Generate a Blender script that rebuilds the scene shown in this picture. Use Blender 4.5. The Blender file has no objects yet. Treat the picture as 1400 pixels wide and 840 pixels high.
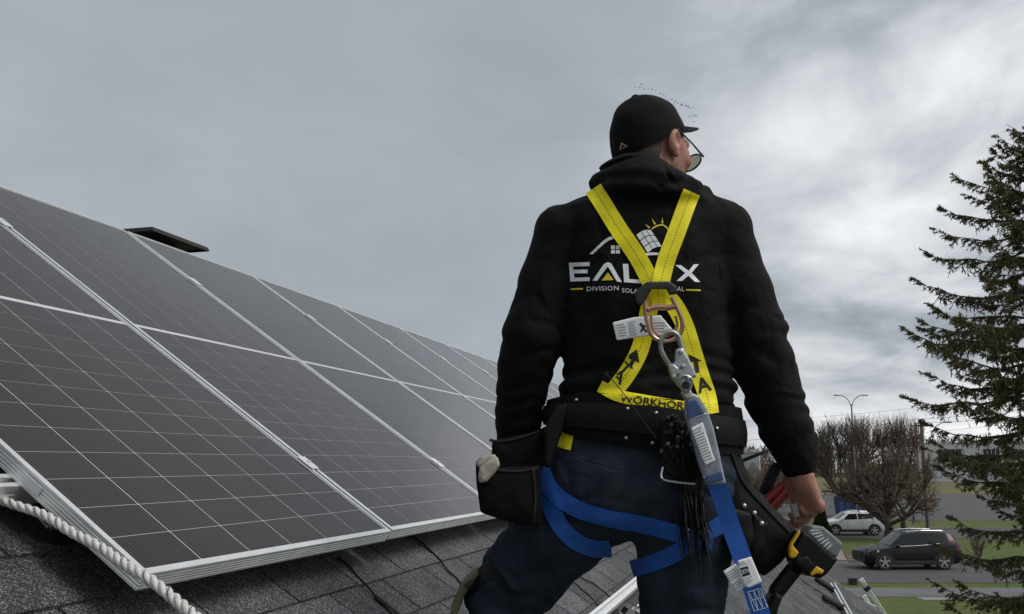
import bpy, math, random
import numpy as np
from mathutils import Vector, Matrix
from mathutils.bvhtree import BVHTree

rng = np.random.default_rng(7)
random.seed(7)
SC = bpy.context.scene
C = SC.collection

# ------------------------------------------------------------------ camera
F = 1311.0                      # focal length in photograph pixels (1400 wide)
PIT = math.radians(9.221)
YAW = math.radians(15.379)
CAM = np.array([1.0937, -1.5212, 4.796])
RIGHT = np.array([math.cos(YAW), math.sin(YAW), 0.0])
FWD = np.array([-math.sin(YAW), math.cos(YAW), 0.0])
UP = np.array([0, 0, 1.0])
cd = bpy.data.cameras.new('camera')
cam = bpy.data.objects.new('camera', cd)
C.objects.link(cam)
cd.sensor_width = 36.0
cd.lens = 36.0 * F / 1400.0
cd.clip_start = 0.05
cd.clip_end = 6000
cam.location = CAM
cam.rotation_euler = (math.pi / 2 + PIT, 0, YAW)
SC.camera = cam

# ------------------------------------------------------------------ sky and sun
SUN_EL, SUN_AZ = math.radians(50), YAW * -1 + math.radians(112)   # azimuth from +Y towards +X
world = bpy.data.worlds.new('World')
SC.world = world
world.use_nodes = True
nt = world.node_tree
nt.nodes.clear()


def nd(t, typ, **kw):
    n = t.nodes.new(typ)
    for k, v in kw.items():
        if k in n.inputs:
            n.inputs[k].default_value = v
        else:
            setattr(n, k, v)
    return n


def build_world():
    L = nt.links.new
    out = nd(nt, 'ShaderNodeOutputWorld')
    bg = nd(nt, 'ShaderNodeBackground')
    bg.inputs['Strength'].default_value = 0.1
    L(bg.outputs[0], out.inputs[0])
    sky = nd(nt, 'ShaderNodeTexSky')
    sky.sky_type = 'NISHITA'
    sky.sun_disc = False
    sky.sun_elevation = SUN_EL
    sky.sun_rotation = SUN_AZ
    tc = nd(nt, 'ShaderNodeTexCoord')
    sep = nd(nt, 'ShaderNodeSeparateXYZ')
    L(tc.outputs['Generated'], sep.inputs[0])
    zc = nd(nt, 'ShaderNodeMath', operation='MAXIMUM')
    L(sep.outputs['Z'], zc.inputs[0]); zc.inputs[1].default_value = 0.0
    za = nd(nt, 'ShaderNodeMath', operation='ADD')
    L(zc.outputs[0], za.inputs[0]); za.inputs[1].default_value = 0.26
    div = nd(nt, 'ShaderNodeVectorMath', operation='DIVIDE')
    comb = nd(nt, 'ShaderNodeCombineXYZ')
    for i in range(3):
        L(za.outputs[0], comb.inputs[i])
    L(tc.outputs['Generated'], div.inputs[0]); L(comb.outputs[0], div.inputs[1])
    flat = nd(nt, 'ShaderNodeVectorMath', operation='MULTIPLY')
    L(div.outputs[0], flat.inputs[0]); flat.inputs[1].default_value = (1, 1, 0)
    # the cloud deck: broad layers and smaller rags
    n1 = nd(nt, 'ShaderNodeTexNoise'); n1.inputs['Scale'].default_value = 1.0
    n1.inputs['Detail'].default_value = 7; n1.inputs['Roughness'].default_value = 0.5
    n1.inputs['Distortion'].default_value = 0.35
    off = nd(nt, 'ShaderNodeVectorMath', operation='ADD'); off.inputs[1].default_value = (3.1, 7.4, 0)
    L(flat.outputs[0], off.inputs[0]); L(off.outputs[0], n1.inputs['Vector'])
    n2 = nd(nt, 'ShaderNodeTexNoise'); n2.inputs['Scale'].default_value = 3.3
    n2.inputs['Detail'].default_value = 8; n2.inputs['Roughness'].default_value = 0.55
    n2.inputs['Distortion'].default_value = 0.5
    st = nd(nt, 'ShaderNodeVectorMath', operation='MULTIPLY'); st.inputs[1].default_value = (1.0, 0.9, 1)
    L(flat.outputs[0], st.inputs[0]); L(st.outputs[0], n2.inputs['Vector'])
    # how thin the deck is: thinner towards the sun's side of the sky
    dot = nd(nt, 'ShaderNodeVectorMath', operation='DOT_PRODUCT')
    L(tc.outputs['Generated'], dot.inputs[0])
    sa = SUN_AZ - math.radians(32)
    dot.inputs[1].default_value = (math.sin(sa) * 0.985, math.cos(sa) * 0.985, 0.06)
    thin = nd(nt, 'ShaderNodeMapRange'); thin.interpolation_type = 'SMOOTHSTEP'
    L(dot.outputs['Value'], thin.inputs[0])
    thin.inputs[1].default_value = 0.20; thin.inputs[2].default_value = 0.58
    thin.inputs[3].default_value = 0.0; thin.inputs[4].default_value = 1.0
    m1 = nd(nt, 'ShaderNodeMapRange'); L(n1.outputs['Fac'], m1.inputs[0])
    m1.inputs[1].default_value = 0.34; m1.inputs[2].default_value = 0.68
    m1.inputs[3].default_value = -0.5; m1.inputs[4].default_value = 0.5
    m2 = nd(nt, 'ShaderNodeMapRange'); L(n2.outputs['Fac'], m2.inputs[0])
    m2.inputs[1].default_value = 0.3; m2.inputs[2].default_value = 0.7
    m2.inputs[3].default_value = -0.5; m2.inputs[4].default_value = 0.5
    amp = nd(nt, 'ShaderNodeMapRange'); L(thin.outputs[0], amp.inputs[0])
    amp.inputs[3].default_value = 0.15; amp.inputs[4].default_value = 1.12
    a1 = nd(nt, 'ShaderNodeMath', operation='MULTIPLY'); L(m1.outputs[0], a1.inputs[0]); L(amp.outputs[0], a1.inputs[1])
    a2 = nd(nt, 'ShaderNodeMath', operation='MULTIPLY'); L(m2.outputs[0], a2.inputs[0]); L(amp.outputs[0], a2.inputs[1])
    a2h = nd(nt, 'ShaderNodeMath', operation='MULTIPLY'); L(a2.outputs[0], a2h.inputs[0]); a2h.inputs[1].default_value = 0.62
    s1 = nd(nt, 'ShaderNodeMath', operation='ADD'); L(a1.outputs[0], s1.inputs[0]); L(a2h.outputs[0], s1.inputs[1])
    tb = nd(nt, 'ShaderNodeMath', operation='MULTIPLY_ADD'); L(thin.outputs[0], tb.inputs[0])
    tb.inputs[1].default_value = 0.50; tb.inputs[2].default_value = 0.25
    s2 = nd(nt, 'ShaderNodeMath', operation='ADD'); L(s1.outputs[0], s2.inputs[0]); L(tb.outputs[0], s2.inputs[1])
    ramp = nd(nt, 'ShaderNodeValToRGB'); L(s2.outputs[0], ramp.inputs[0])
    cr = ramp.color_ramp
    cr.elements[0].position = 0.0; cr.elements[0].color = (0.27, 0.292, 0.322, 1)
    cr.elements[1].position = 1.0; cr.elements[1].color = (0.92, 0.93, 0.94, 1)
    e = cr.elements.new(0.28); e.color = (0.392, 0.428, 0.468, 1)
    e = cr.elements.new(0.60); e.color = (0.64, 0.665, 0.70, 1)
    k = nd(nt, 'ShaderNodeVectorMath', operation='SCALE'); L(ramp.outputs[0], k.inputs[0]); k.inputs['Scale'].default_value = 8.3
    mix = nd(nt, 'ShaderNodeMix', data_type='RGBA'); mix.inputs[0].default_value = 0.96
    L(sky.outputs[0], mix.inputs[6]); L(k.outputs[0], mix.inputs[7])
    L(mix.outputs[2], bg.inputs[0])


build_world()
sl = bpy.data.lights.new('sun', 'SUN')
sl.energy = 1.5
sl.angle = math.radians(30)
sl.color = (1.0, 0.965, 0.92)
sun = bpy.data.objects.new('sun', sl)
C.objects.link(sun)
sd = Vector((math.sin(SUN_AZ) * math.cos(SUN_EL), math.cos(SUN_AZ) * math.cos(SUN_EL), math.sin(SUN_EL)))
sun.rotation_euler = sd.to_track_quat('Z', 'Y').to_euler()
sun.location = (0, 0, 30)
vs = SC.view_settings
vs.view_transform = 'Standard'; vs.look = 'None'; vs.exposure = 0.3; vs.gamma = 1.0
vs.use_curve_mapping = False

# ------------------------------------------------------------------ pixel and frame helpers
CP, SP = math.cos(PIT), math.sin(PIT)


def ray(px, py):
    a = (px - 700) / F; b = (py - 420) / F
    return a, CP + b * SP, SP - b * CP          # right, forward (level), up


def at(px, py, d):                               # point at level forward distance d
    r, f, u = ray(px, py); s = d / f
    return CAM + RIGHT * r * s + FWD * d + UP * u * s


def ground(px, py, z=0.0):
    r, f, u = ray(px, py); s = (z - CAM[2]) / u
    return CAM + RIGHT * r * s + FWD * f * s + UP * u * s


def gd(py):                                      # level distance of the ground seen at row py
    r, f, u = ray(700, py)
    return -CAM[2] / u * f


def street(s, d, z=0.0):                         # right, forward, height in the street's own axes
    return CAM * [1, 1, 0] + RIGHT * s + FWD * d + UP * z


SR, CR = 0.5678762, 0.8231140
VD = np.array([-CR, 0, SR]); ND = np.array([SR, 0, CR]); UD = np.array([0, 1.0, 0])
O0 = np.array([0, 0, 4.6])


def roof(u, v, n=0.0):
    return O0 + UD * u + VD * v + ND * n


CUVN = np.array([-1.5212, -0.78878, 0.7826])


def roofpx(px, py, n=0.0):                       # (u, v) of the roof point seen at a pixel
    r, f, u = ray(px, py)
    d = RIGHT * r + FWD * f + UP * u
    dl = np.array([d @ UD, d @ VD, d @ ND])
    s = (n - CUVN[2]) / dl[2]
    q = CUVN + s * dl
    return q[0], q[1]


def catmull(P, n):
    P = np.asarray(P, float)
    if len(P) == 2:
        t = np.linspace(0, 1, n)[:, None]
        return P[0] * (1 - t) + P[1] * t
    Q = np.vstack([2 * P[0] - P[1], P, 2 * P[-1] - P[-2]])
    ts = np.linspace(0, len(P) - 1 - 1e-9, n)
    i = ts.astype(int); t = (ts - i)[:, None]
    a, b, c, d = Q[i], Q[i + 1], Q[i + 2], Q[i + 3]
    return 0.5 * (2 * b + (c - a) * t + (2 * a - 5 * b + 4 * c - d) * t ** 2 + (3 * b - a - 3 * c + d) * t ** 3)


# ------------------------------------------------------------------ materials
MATS = {}


def mat(name, col, rough=0.6, metal=0.0, spec=0.5, noise=None, bump=None, coat=0.0, coatr=0.05, sheen=0.0,
        trans=0.0, emis=None, randobj=0.0, island=0.0, col2=None, noise2=None):
    """noise = (scale, amount, detail); bump = (scale, strength, distance)"""
    m = bpy.data.materials.new(name)
    m.use_nodes = True
    t = m.node_tree
    b = t.nodes['Principled BSDF']
    b.inputs['Roughness'].default_value = rough
    b.inputs['Metallic'].default_value = metal
    b.inputs['Specular IOR Level'].default_value = spec
    b.inputs['Coat Weight'].default_value = coat
    b.inputs['Coat Roughness'].default_value = coatr
    if sheen:
        b.inputs['Sheen Weight'].default_value = sheen
        b.inputs['Sheen Roughness'].default_value = 0.6
    b.inputs['Transmission Weight'].default_value = trans
    b.inputs['Base Color'].default_value = (*col, 1)
    L = t.links.new
    cur = None
    if noise or col2 is not None or randobj or island:
        tc = nd(t, 'ShaderNodeTexCoord')
        rgb = nd(t, 'ShaderNodeRGB'); rgb.outputs[0].default_value = (*col, 1)
        cur = rgb.outputs[0]
        if col2 is not None:
            n = nd(t, 'ShaderNodeTexNoise'); sc, lo, hi = noise2 or (3, .4, .6)
            n.inputs['Scale'].default_value = sc; n.inputs['Detail'].default_value = 6
            L(tc.outputs['Object'], n.inputs['Vector'])
            mr = nd(t, 'ShaderNodeMapRange'); mr.inputs[1].default_value = lo; mr.inputs[2].default_value = hi
            L(n.outputs['Fac'], mr.inputs[0])
            mx = nd(t, 'ShaderNodeMix', data_type='RGBA')
            L(mr.outputs[0], mx.inputs[0]); L(cur, mx.inputs[6]); mx.inputs[7].default_value = (*col2, 1)
            cur = mx.outputs[2]
        val = None
        if noise:
            n = nd(t, 'ShaderNodeTexNoise'); n.inputs['Scale'].default_value = noise[0]
            n.inputs['Detail'].default_value = noise[2] if len(noise) > 2 else 5
            L(tc.outputs['Object'], n.inputs['Vector'])
            mr = nd(t, 'ShaderNodeMapRange'); mr.inputs[1].default_value = 0.25; mr.inputs[2].default_value = 0.75
            mr.inputs[3].default_value = 1 - noise[1]; mr.inputs[4].default_value = 1 + noise[1]
            L(n.outputs['Fac'], mr.inputs[0]); val = mr.outputs[0]
        for amt, src in ((randobj, 'o'), (island, 'i')):
            if amt:
                if src == 'o':
                    oi = nd(t, 'ShaderNodeObjectInfo'); r = oi.outputs['Random']
                else:
                    oi = nd(t, 'ShaderNodeNewGeometry'); r = oi.outputs['Random Per Island']
                mr = nd(t, 'ShaderNodeMapRange'); mr.inputs[3].default_value = 1 - amt; mr.inputs[4].default_value = 1 + amt
                L(r, mr.inputs[0])
                if val is None:
                    val = mr.outputs[0]
                else:
                    mm = nd(t, 'ShaderNodeMath', operation='MULTIPLY'); L(val, mm.inputs[0]); L(mr.outputs[0], mm.inputs[1])
                    val = mm.outputs[0]
        if val is not None:
            sc = nd(t, 'ShaderNodeVectorMath', operation='SCALE')
            L(cur, sc.inputs[0]); L(val, sc.inputs['Scale']); cur = sc.outputs[0]
        L(cur, b.inputs['Base Color'])
    if bump:
        tc = nd(t, 'ShaderNodeTexCoord')
        n = nd(t, 'ShaderNodeTexNoise'); n.inputs['Scale'].default_value = bump[0]; n.inputs['Detail'].default_value = 4
        L(tc.outputs['Object'], n.inputs['Vector'])
        bp = nd(t, 'ShaderNodeBump'); bp.inputs['Strength'].default_value = bump[1]; bp.inputs['Distance'].default_value = bump[2]
        L(n.outputs['Fac'], bp.inputs['Height']); L(bp.outputs[0], b.inputs['Normal'])
    MATS[name] = m
    return m


# ------------------------------------------------------------------ mesh helpers
class MB:
    """collects shapes into one mesh"""
    def __init__(s):
        s.v = []; s.f = []; s.n = 0; s.uv = None

    def add(s, V, Fc):
        V = np.asarray(V, float)
        s.v.append(V)
        s.f += [tuple(i + s.n for i in f) for f in Fc]
        s.n += len(V)
        return s

    def box(s, c, size, X=(1, 0, 0), Y=(0, 1, 0), Z=(0, 0, 1), bev=0.0):
        X, Y, Z = (np.asarray(a, float) for a in (X, Y, Z)); h = np.asarray(size, float) / 2
        c = np.asarray(c, float)
        if bev <= 0:
            V = [c + X * h[0] * i + Y * h[1] * j + Z * h[2] * k for k in (-1, 1) for j in (-1, 1) for i in (-1, 1)]
            return s.add(V, [(0, 2, 3, 1), (4, 5, 7, 6), (0, 1, 5, 4), (2, 6, 7, 3), (0, 4, 6, 2), (1, 3, 7, 5)])
        b = min(bev, *(h * 0.9)); V = []; idx = {}
        for i in (-1, 1):
            for j in (-1, 1):
                for k in (-1, 1):
                    for a in range(3):
                        q = np.array([i * (h[0] - b), j * (h[1] - b), k * (h[2] - b)])
                        q[a] = (i, j, k)[a] * h[a]
                        idx[(i, j, k, a)] = len(V); V.append(c + X * q[0] + Y * q[1] + Z * q[2])
        Fc = []
        for a in range(3):
            o = [x for x in range(3) if x != a]
            for sg in (-1, 1):
                quad = []
                for (p, q) in ((-1, -1), (1, -1), (1, 1), (-1, 1)):
                    t = [0, 0, 0]; t[a] = sg; t[o[0]] = p; t[o[1]] = q
                    quad.append(idx[(*t, a)])
                if (sg > 0) == (a == 1): quad.reverse()
                Fc.append(tuple(quad))
        for a in range(3):                     # edges parallel to axis a
            o = [x for x in range(3) if x != a]
            for p in (-1, 1):
                for q in (-1, 1):
                    t0 = [0, 0, 0]; t1 = [0, 0, 0]
                    t0[a] = -1; t1[a] = 1
                    for t in (t0, t1): t[o[0]] = p; t[o[1]] = q
                    quad = [idx[(*t0, o[0])], idx[(*t1, o[0])], idx[(*t1, o[1])], idx[(*t0, o[1])]]
                    if (p * q > 0) != (a == 1): quad.reverse()
                    Fc.append(tuple(quad))
        for i in (-1, 1):
            for j in (-1, 1):
                for k in (-1, 1):
                    tri = [idx[(i, j, k, a)] for a in range(3)]
                    if i * j * k < 0: tri.reverse()
                    Fc.append(tuple(tri))
        return s.add(V, Fc)

    def tube(s, P, r, n=8, cap=True, ring=None):
        P = np.asarray(P, float); m = len(P)
        r = np.broadcast_to(np.asarray(r, float), (m,))
        T = np.gradient(P, axis=0); T /= np.linalg.norm(T, axis=1)[:, None] + 1e-12
        a = np.array([0, 0, 1.0]) if abs(T[0][2]) < 0.9 else np.array([1.0, 0, 0])
        A = np.cross(T[0], a); A /= np.linalg.norm(A)
        V = []
        ang = np.arange(n) * 2 * math.pi / n
        for i in range(m):
            A = A - T[i] * (A @ T[i]); A /= np.linalg.norm(A) + 1e-12
            B = np.cross(T[i], A)
            V.append(P[i] + r[i] * (np.cos(ang)[:, None] * A + np.sin(ang)[:, None] * B))
        V = np.concatenate(V)
        Fc = []
        for i in range(m - 1):
            for j in range(n):
                k = (j + 1) % n
                Fc.append((i * n + j, i * n + k, (i + 1) * n + k, (i + 1) * n + j))
        if cap:
            Fc.append(tuple(range(n - 1, -1, -1))); Fc.append(tuple((m - 1) * n + j for j in range(n)))
        return s.add(V, Fc)

    def prism(s, poly, d, z0=None):
        """poly: list of 3D points, d: extrusion vector"""
        P = np.asarray(poly, float); d = np.asarray(d, float); n = len(P)
        V = np.vstack([P, P + d])
        Fc = [tuple(range(n - 1, -1, -1)), tuple(range(n, 2 * n))]
        Fc += [(i, (i + 1) % n, n + (i + 1) % n, n + i) for i in range(n)]
        return s.add(V, Fc)

    def grid(s, G):
        G = np.asarray(G, float); a, b = G.shape[:2]
        Fc = [(i * b + j, i * b + j + 1, (i + 1) * b + j + 1, (i + 1) * b + j) for i in range(a - 1) for j in range(b - 1)]
        return s.add(G.reshape(-1, 3), Fc)

    def verts(s):
        return np.concatenate(s.v) if s.v else np.zeros((0, 3))


def mesh_from(name, V, Fc, smooth=False, sharp=None):
    me = bpy.data.meshes.new(name)
    V = np.asarray(V, np.float32)
    if isinstance(Fc, np.ndarray):
        k = Fc.shape[1]
        me.vertices.add(len(V)); me.vertices.foreach_set('co', V.ravel())
        me.loops.add(Fc.size); me.loops.foreach_set('vertex_index', Fc.ravel().astype(np.int32))
        me.polygons.add(len(Fc)); me.polygons.foreach_set('loop_start', (np.arange(len(Fc)) * k).astype(np.int32))
        me.update(calc_edges=True)
    else:
        me.from_pydata(V.tolist(), [], [tuple(int(i) for i in f) for f in Fc])
    me.validate()
    if smooth:
        me.polygons.foreach_set('use_smooth', [True] * len(me.polygons))
        if sharp:
            me.set_sharp_from_angle(angle=math.radians(sharp))
    return me


def recalc(me):
    import bmesh
    bm = bmesh.new(); bm.from_mesh(me); bmesh.ops.recalc_face_normals(bm, faces=bm.faces); bm.to_mesh(me); bm.free()


def link(name, me, m=None, parent=None, loc=None):
    o = bpy.data.objects.new(name, me)
    if m is not None and me is not None and not me.materials:
        me.materials.append(MATS[m] if isinstance(m, str) else m)
    C.objects.link(o)
    if parent is not None: o.parent = parent
    if loc is not None: o.location = loc
    return o


def wloc(o):
    l = Vector((0, 0, 0))
    while o is not None:
        l += o.location; o = o.parent
    return np.array(l)


def put(name, mb, m, parent=None, smooth=False, sharp=35, local=False, fix=True):
    """mesh given in world space (unless local) under an unrotated parent"""
    if isinstance(mb, tuple):
        V, Fc = mb
    else:
        V, Fc = mb.verts(), mb.f
    base = np.zeros(3)
    if not local:
        base = wloc(parent) if parent is not None else np.asarray(V).mean(0) * [1, 1, 0] + [0, 0, np.asarray(V)[:, 2].min()]
    me = mesh_from(name, np.asarray(V) - base, Fc, smooth, sharp if smooth else None)
    if fix and not isinstance(Fc, np.ndarray): recalc(me)
    o = link(name, me, m, parent)
    if parent is None and not local: o.location = base
    return o


def tag(o, label=None, cat=None, group=None, kind=None):
    if label: o['label'] = label
    if cat: o['category'] = cat
    if group: o['group'] = group
    if kind: o['kind'] = kind
    return o


def empty(name, loc, label=None, cat=None, group=None, kind=None):
    o = bpy.data.objects.new(name, None); C.objects.link(o); o.location = loc
    o.empty_display_size = 0.2
    return tag(o, label, cat, group, kind)


def surfnet(Fv, o, h):
    """naive surface nets on a sampled field (negative inside)"""
    S = Fv < 0
    nx, ny, nz = Fv.shape
    cnt = np.zeros((nx - 1, ny - 1, nz - 1), np.int8)
    for i in (0, 1):
        for j in (0, 1):
            for k in (0, 1):
                cnt += S[i:nx - 1 + i, j:ny - 1 + j, k:nz - 1 + k]
    act = (cnt > 0) & (cnt < 8)
    I = np.stack(np.nonzero(act), 1)
    idx = np.full(act.shape, -1, np.int64); idx[act] = np.arange(len(I))
    pos = np.zeros((len(I), 3)); num = np.zeros(len(I))
    cor = [(i, j, k) for i in (0, 1) for j in (0, 1) for k in (0, 1)]
    val = {c: Fv[I[:, 0] + c[0], I[:, 1] + c[1], I[:, 2] + c[2]] for c in cor}
    for c in cor:
        for a in range(3):
            if c[a] == 0:
                c2 = list(c); c2[a] = 1; c2 = tuple(c2)
                va, vb = val[c], val[c2]
                m = (va < 0) != (vb < 0)
                t = np.where(m, va / np.where(m, va - vb, 1), 0)
                q = np.zeros((len(I), 3)) + np.array(c); q[:, a] += t
                pos += q * m[:, None]; num += m
    V = (I + pos / num[:, None]) * h + np.asarray(o)
    Q = []
    for a in range(3):
        b, c = (a + 1) % 3, (a + 2) % 3
        sl0 = [slice(None)] * 3; sl1 = [slice(None)] * 3
        sl0[a] = slice(0, -1); sl1[a] = slice(1, None)
        e = S[tuple(sl0)] != S[tuple(sl1)]
        E = np.stack(np.nonzero(e), 1)
        E = E[(E[:, b] > 0) & (E[:, c] > 0) & (E[:, b] < Fv.shape[b] - 1) & (E[:, c] < Fv.shape[c] - 1)]
        ins = S[E[:, 0], E[:, 1], E[:, 2]]
        q = []
        for (db, dc) in ((-1, -1), (0, -1), (0, 0), (-1, 0)):
            K = E.copy(); K[:, b] += db; K[:, c] += dc
            q.append(idx[K[:, 0], K[:, 1], K[:, 2]])
        q = np.stack(q, 1)
        q[~ins] = q[~ins][:, ::-1]
        Q.append(q)
    return V, np.concatenate(Q)


def smoothmesh(V, Q, it=1, lam=0.5):
    E = np.concatenate([Q[:, [0, 1]], Q[:, [1, 2]], Q[:, [2, 3]], Q[:, [3, 0]]])
    for _ in range(it):
        acc = np.zeros_like(V); n = np.zeros(len(V))
        np.add.at(acc, E[:, 0], V[E[:, 1]]); np.add.at(n, E[:, 0], 1)
        np.add.at(acc, E[:, 1], V[E[:, 0]]); np.add.at(n, E[:, 1], 1)
        V = V + lam * (acc / n[:, None] - V)
    return V


def smin(a, b, k):
    h = np.clip(0.5 + 0.5 * (b - a) / k, 0, 1)
    return b * (1 - h) + a * h - k * h * (1 - h)


def cone(P, a, b, ra, rb):
    a = np.asarray(a, float); b = np.asarray(b, float); d = b - a
    t = np.clip(((P - a) @ d) / (d @ d), 0, 1)
    q = P - a - t[..., None] * d
    return np.sqrt((q ** 2).sum(-1)) - (ra + (rb - ra) * t)


def ell(P, c, r, R=None):
    q = P - np.asarray(c, float)
    if R is not None: q = q @ R
    r = np.asarray(r, float)
    k = np.sqrt(((q / r) ** 2).sum(-1))
    return (k - 1) * r.min() * 0.5 + (k - 1) * r.mean() * 0.5


def waves(P, seed, wl, n=5, stretch=(1, 1, 1)):
    r = np.random.default_rng(seed); out = np.zeros(P.shape[:-1])
    for i in range(n):
        d = r.normal(size=3); d /= np.linalg.norm(d)
        k = d * np.asarray(stretch) * 2 * math.pi / (wl * r.uniform(0.7, 1.5))
        out += np.sin(P @ k + r.uniform(0, 6.3))
    return out / n


def gridpts(lo, hi, h):
    ax = [np.arange(lo[i], hi[i] + h, h) for i in range(3)]
    return np.stack(np.meshgrid(*ax, indexing='ij'), -1)

#@@STRUCT
# ------------------------------------------------------------------ materials of the setting
def coordmat(name, fn, rough=0.8, spec=0.4, coat=0.0, coatr=0.03):
    """material whose colour is made by fn(tree, world position socket, object socket, b) -> colour socket"""
    m = bpy.data.materials.new(name); m.use_nodes = True
    t = m.node_tree; b = t.nodes['Principled BSDF']
    b.inputs['Roughness'].default_value = rough; b.inputs['Specular IOR Level'].default_value = spec
    b.inputs['Coat Weight'].default_value = coat; b.inputs['Coat Roughness'].default_value = coatr
    g = nd(t, 'ShaderNodeNewGeometry'); tc = nd(t, 'ShaderNodeTexCoord')
    c = fn(t, g.outputs['Position'], tc.outputs['Object'], b)
    t.links.new(c, b.inputs['Base Color'])
    MATS[name] = m
    return m


def nz(t, vec, scale, detail=4, rough=0.55):
    n = nd(t, 'ShaderNodeTexNoise'); n.inputs['Scale'].default_value = scale; n.inputs['Detail'].default_value = detail
    n.inputs['Roughness'].default_value = rough
    t.links.new(vec, n.inputs['Vector']); return n.outputs['Fac']


def mr(t, x, a, b, c, d):
    n = nd(t, 'ShaderNodeMapRange'); t.links.new(x, n.inputs[0])
    for i, v in enumerate((a, b, c, d)): n.inputs[i + 1].default_value = v
    return n.outputs[0]


def mixc(t, f, a, b):
    n = nd(t, 'ShaderNodeMix', data_type='RGBA')
    if isinstance(f, float): n.inputs[0].default_value = f
    else: t.links.new(f, n.inputs[0])
    for k, x in ((6, a), (7, b)):
        if isinstance(x, tuple): n.inputs[k].default_value = (*x, 1)
        else: t.links.new(x, n.inputs[k])
    return n.outputs[2]


def scl(t, c, f):
    n = nd(t, 'ShaderNodeVectorMath', operation='SCALE'); t.links.new(c, n.inputs[0]); t.links.new(f, n.inputs['Scale'])
    return n.outputs[0]


def shingle_fn(rnd):
    def fn(t, pos, ob, b):
        L = t.links.new
        v = nd(t, 'ShaderNodeTexVoronoi'); v.inputs['Scale'].default_value = 420; L(pos, v.inputs['Vector'])
        sep = nd(t, 'ShaderNodeSeparateColor'); L(v.outputs['Color'], sep.inputs[0])
        gran = mr(t, sep.outputs[0], 0.45, 1.0, 0.0, 1.0)
        pw = nd(t, 'ShaderNodeMath', operation='POWER'); L(gran, pw.inputs[0]); pw.inputs[1].default_value = 2.2
        col = mixc(t, pw.outputs[0], (0.042, 0.043, 0.046), (0.32, 0.325, 0.335))
        big = mr(t, nz(t, pos, 5.5, 5), 0.3, 0.7, 0.72, 1.22)
        col = scl(t, col, big)
        oi = nd(t, 'ShaderNodeObjectInfo') if rnd == 'o' else nd(t, 'ShaderNodeNewGeometry')
        r = oi.outputs['Random' if rnd == 'o' else 'Random Per Island']
        col = scl(t, col, mr(t, r, 0, 1, 0.78, 1.2))
        bp = nd(t, 'ShaderNodeBump'); bp.inputs['Strength'].default_value = 0.7; bp.inputs['Distance'].default_value = 0.002
        L(v.outputs['Distance'], bp.inputs['Height']); L(bp.outputs[0], b.inputs['Normal'])
        return col
    return fn


coordmat('shingle', shingle_fn('o'), 0.9, 0.3)
coordmat('shingle_rest', shingle_fn('i'), 0.9, 0.3)
mat('underlay', (0.012, 0.012, 0.013), 0.95)


def cell_fn(t, pos, ob, b):
    L = t.links.new
    sep = nd(t, 'ShaderNodeSeparateXYZ'); L(ob, sep.inputs[0])
    x = nd(t, 'ShaderNodeMath', operation='MULTIPLY'); L(sep.outputs['X'], x.inputs[0]); x.inputs[1].default_value = 1 / 0.01138
    fr = nd(t, 'ShaderNodeMath', operation='FRACT'); L(x.outputs[0], fr.inputs[0])
    lt = nd(t, 'ShaderNodeMath', operation='LESS_THAN'); L(fr.outputs[0], lt.inputs[0]); lt.inputs[1].default_value = 0.10
    oi = nd(t, 'ShaderNodeObjectInfo')
    base = scl(t, mixc(t, 0.0, (0.0210, 0.0138, 0.0120), (0, 0, 0)), mr(t, oi.outputs['Random'], 0, 1, 0.85, 1.15))
    dust = mr(t, nz(t, pos, 1.7, 8, .65), 0.35, 0.75, 0.0, 0.020)
    L(mr(t, nz(t, pos, 3.3, 7, .6), 0.35, 0.7, 0.03, 0.13), b.inputs['Coat Roughness'])
    base = mixc(t, dust, base, (0.5, 0.46, 0.42))
    return mixc(t, lt.outputs[0], base, (0.085, 0.085, 0.09))


coordmat('solar_cell', cell_fn, 0.5, 0.0, 1.0, 0.05)
MATS['solar_cell'].node_tree.nodes['Principled BSDF'].inputs['Coat IOR'].default_value = 1.27
mat('backsheet', (0.56, 0.56, 0.57), 0.5, spec=0.0, coat=1.0, coatr=0.05)
MATS['backsheet'].node_tree.nodes['Principled BSDF'].inputs['Coat IOR'].default_value = 1.27
mat('aluminium', (0.72, 0.73, 0.73), 0.42, 0.6, noise=(14, 0.12, 4))
mat('aluminium_bright', (0.84, 0.84, 0.84), 0.36, 0.6, noise=(20, 0.08, 4))
mat('steel', (0.55, 0.56, 0.57), 0.3, 1.0, noise=(60, 0.15, 3))
mat('black_plastic', (0.012, 0.012, 0.013), 0.5, noise=(40, 0.2))
mat('black_rubber', (0.016, 0.016, 0.017), 0.75)
mat('vent_brown', (0.045, 0.036, 0.031), 0.6, noise=(8, 0.25))
mat('siding', (0.55, 0.53, 0.49), 0.7, noise=(3, 0.06))
mat('trim_white', (0.7, 0.7, 0.69), 0.5, noise=(6, 0.05))
mat('sticker', (0.55, 0.57, 0.62), 0.5)


def lawn_fn(t, pos, ob, b):
    a = nz(t, pos, 0.35, 6); c = nz(t, pos, 2.6, 8, 0.7)
    col = mixc(t, mr(t, a, 0.35, 0.65, 0, 1), (0.068, 0.105, 0.021), (0.098, 0.110, 0.034))
    return scl(t, col, mr(t, c, 0.25, 0.75, 0.55, 1.4))


def field_fn(t, pos, ob, b):
    a = nz(t, pos, 0.05, 6); c = nz(t, pos, 0.5, 8, 0.7)
    col = mixc(t, mr(t, a, 0.35, 0.65, 0, 1), (0.10, 0.105, 0.040), (0.165, 0.14, 0.075))
    return scl(t, col, mr(t, c, 0.25, 0.75, 0.7, 1.3))


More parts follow.
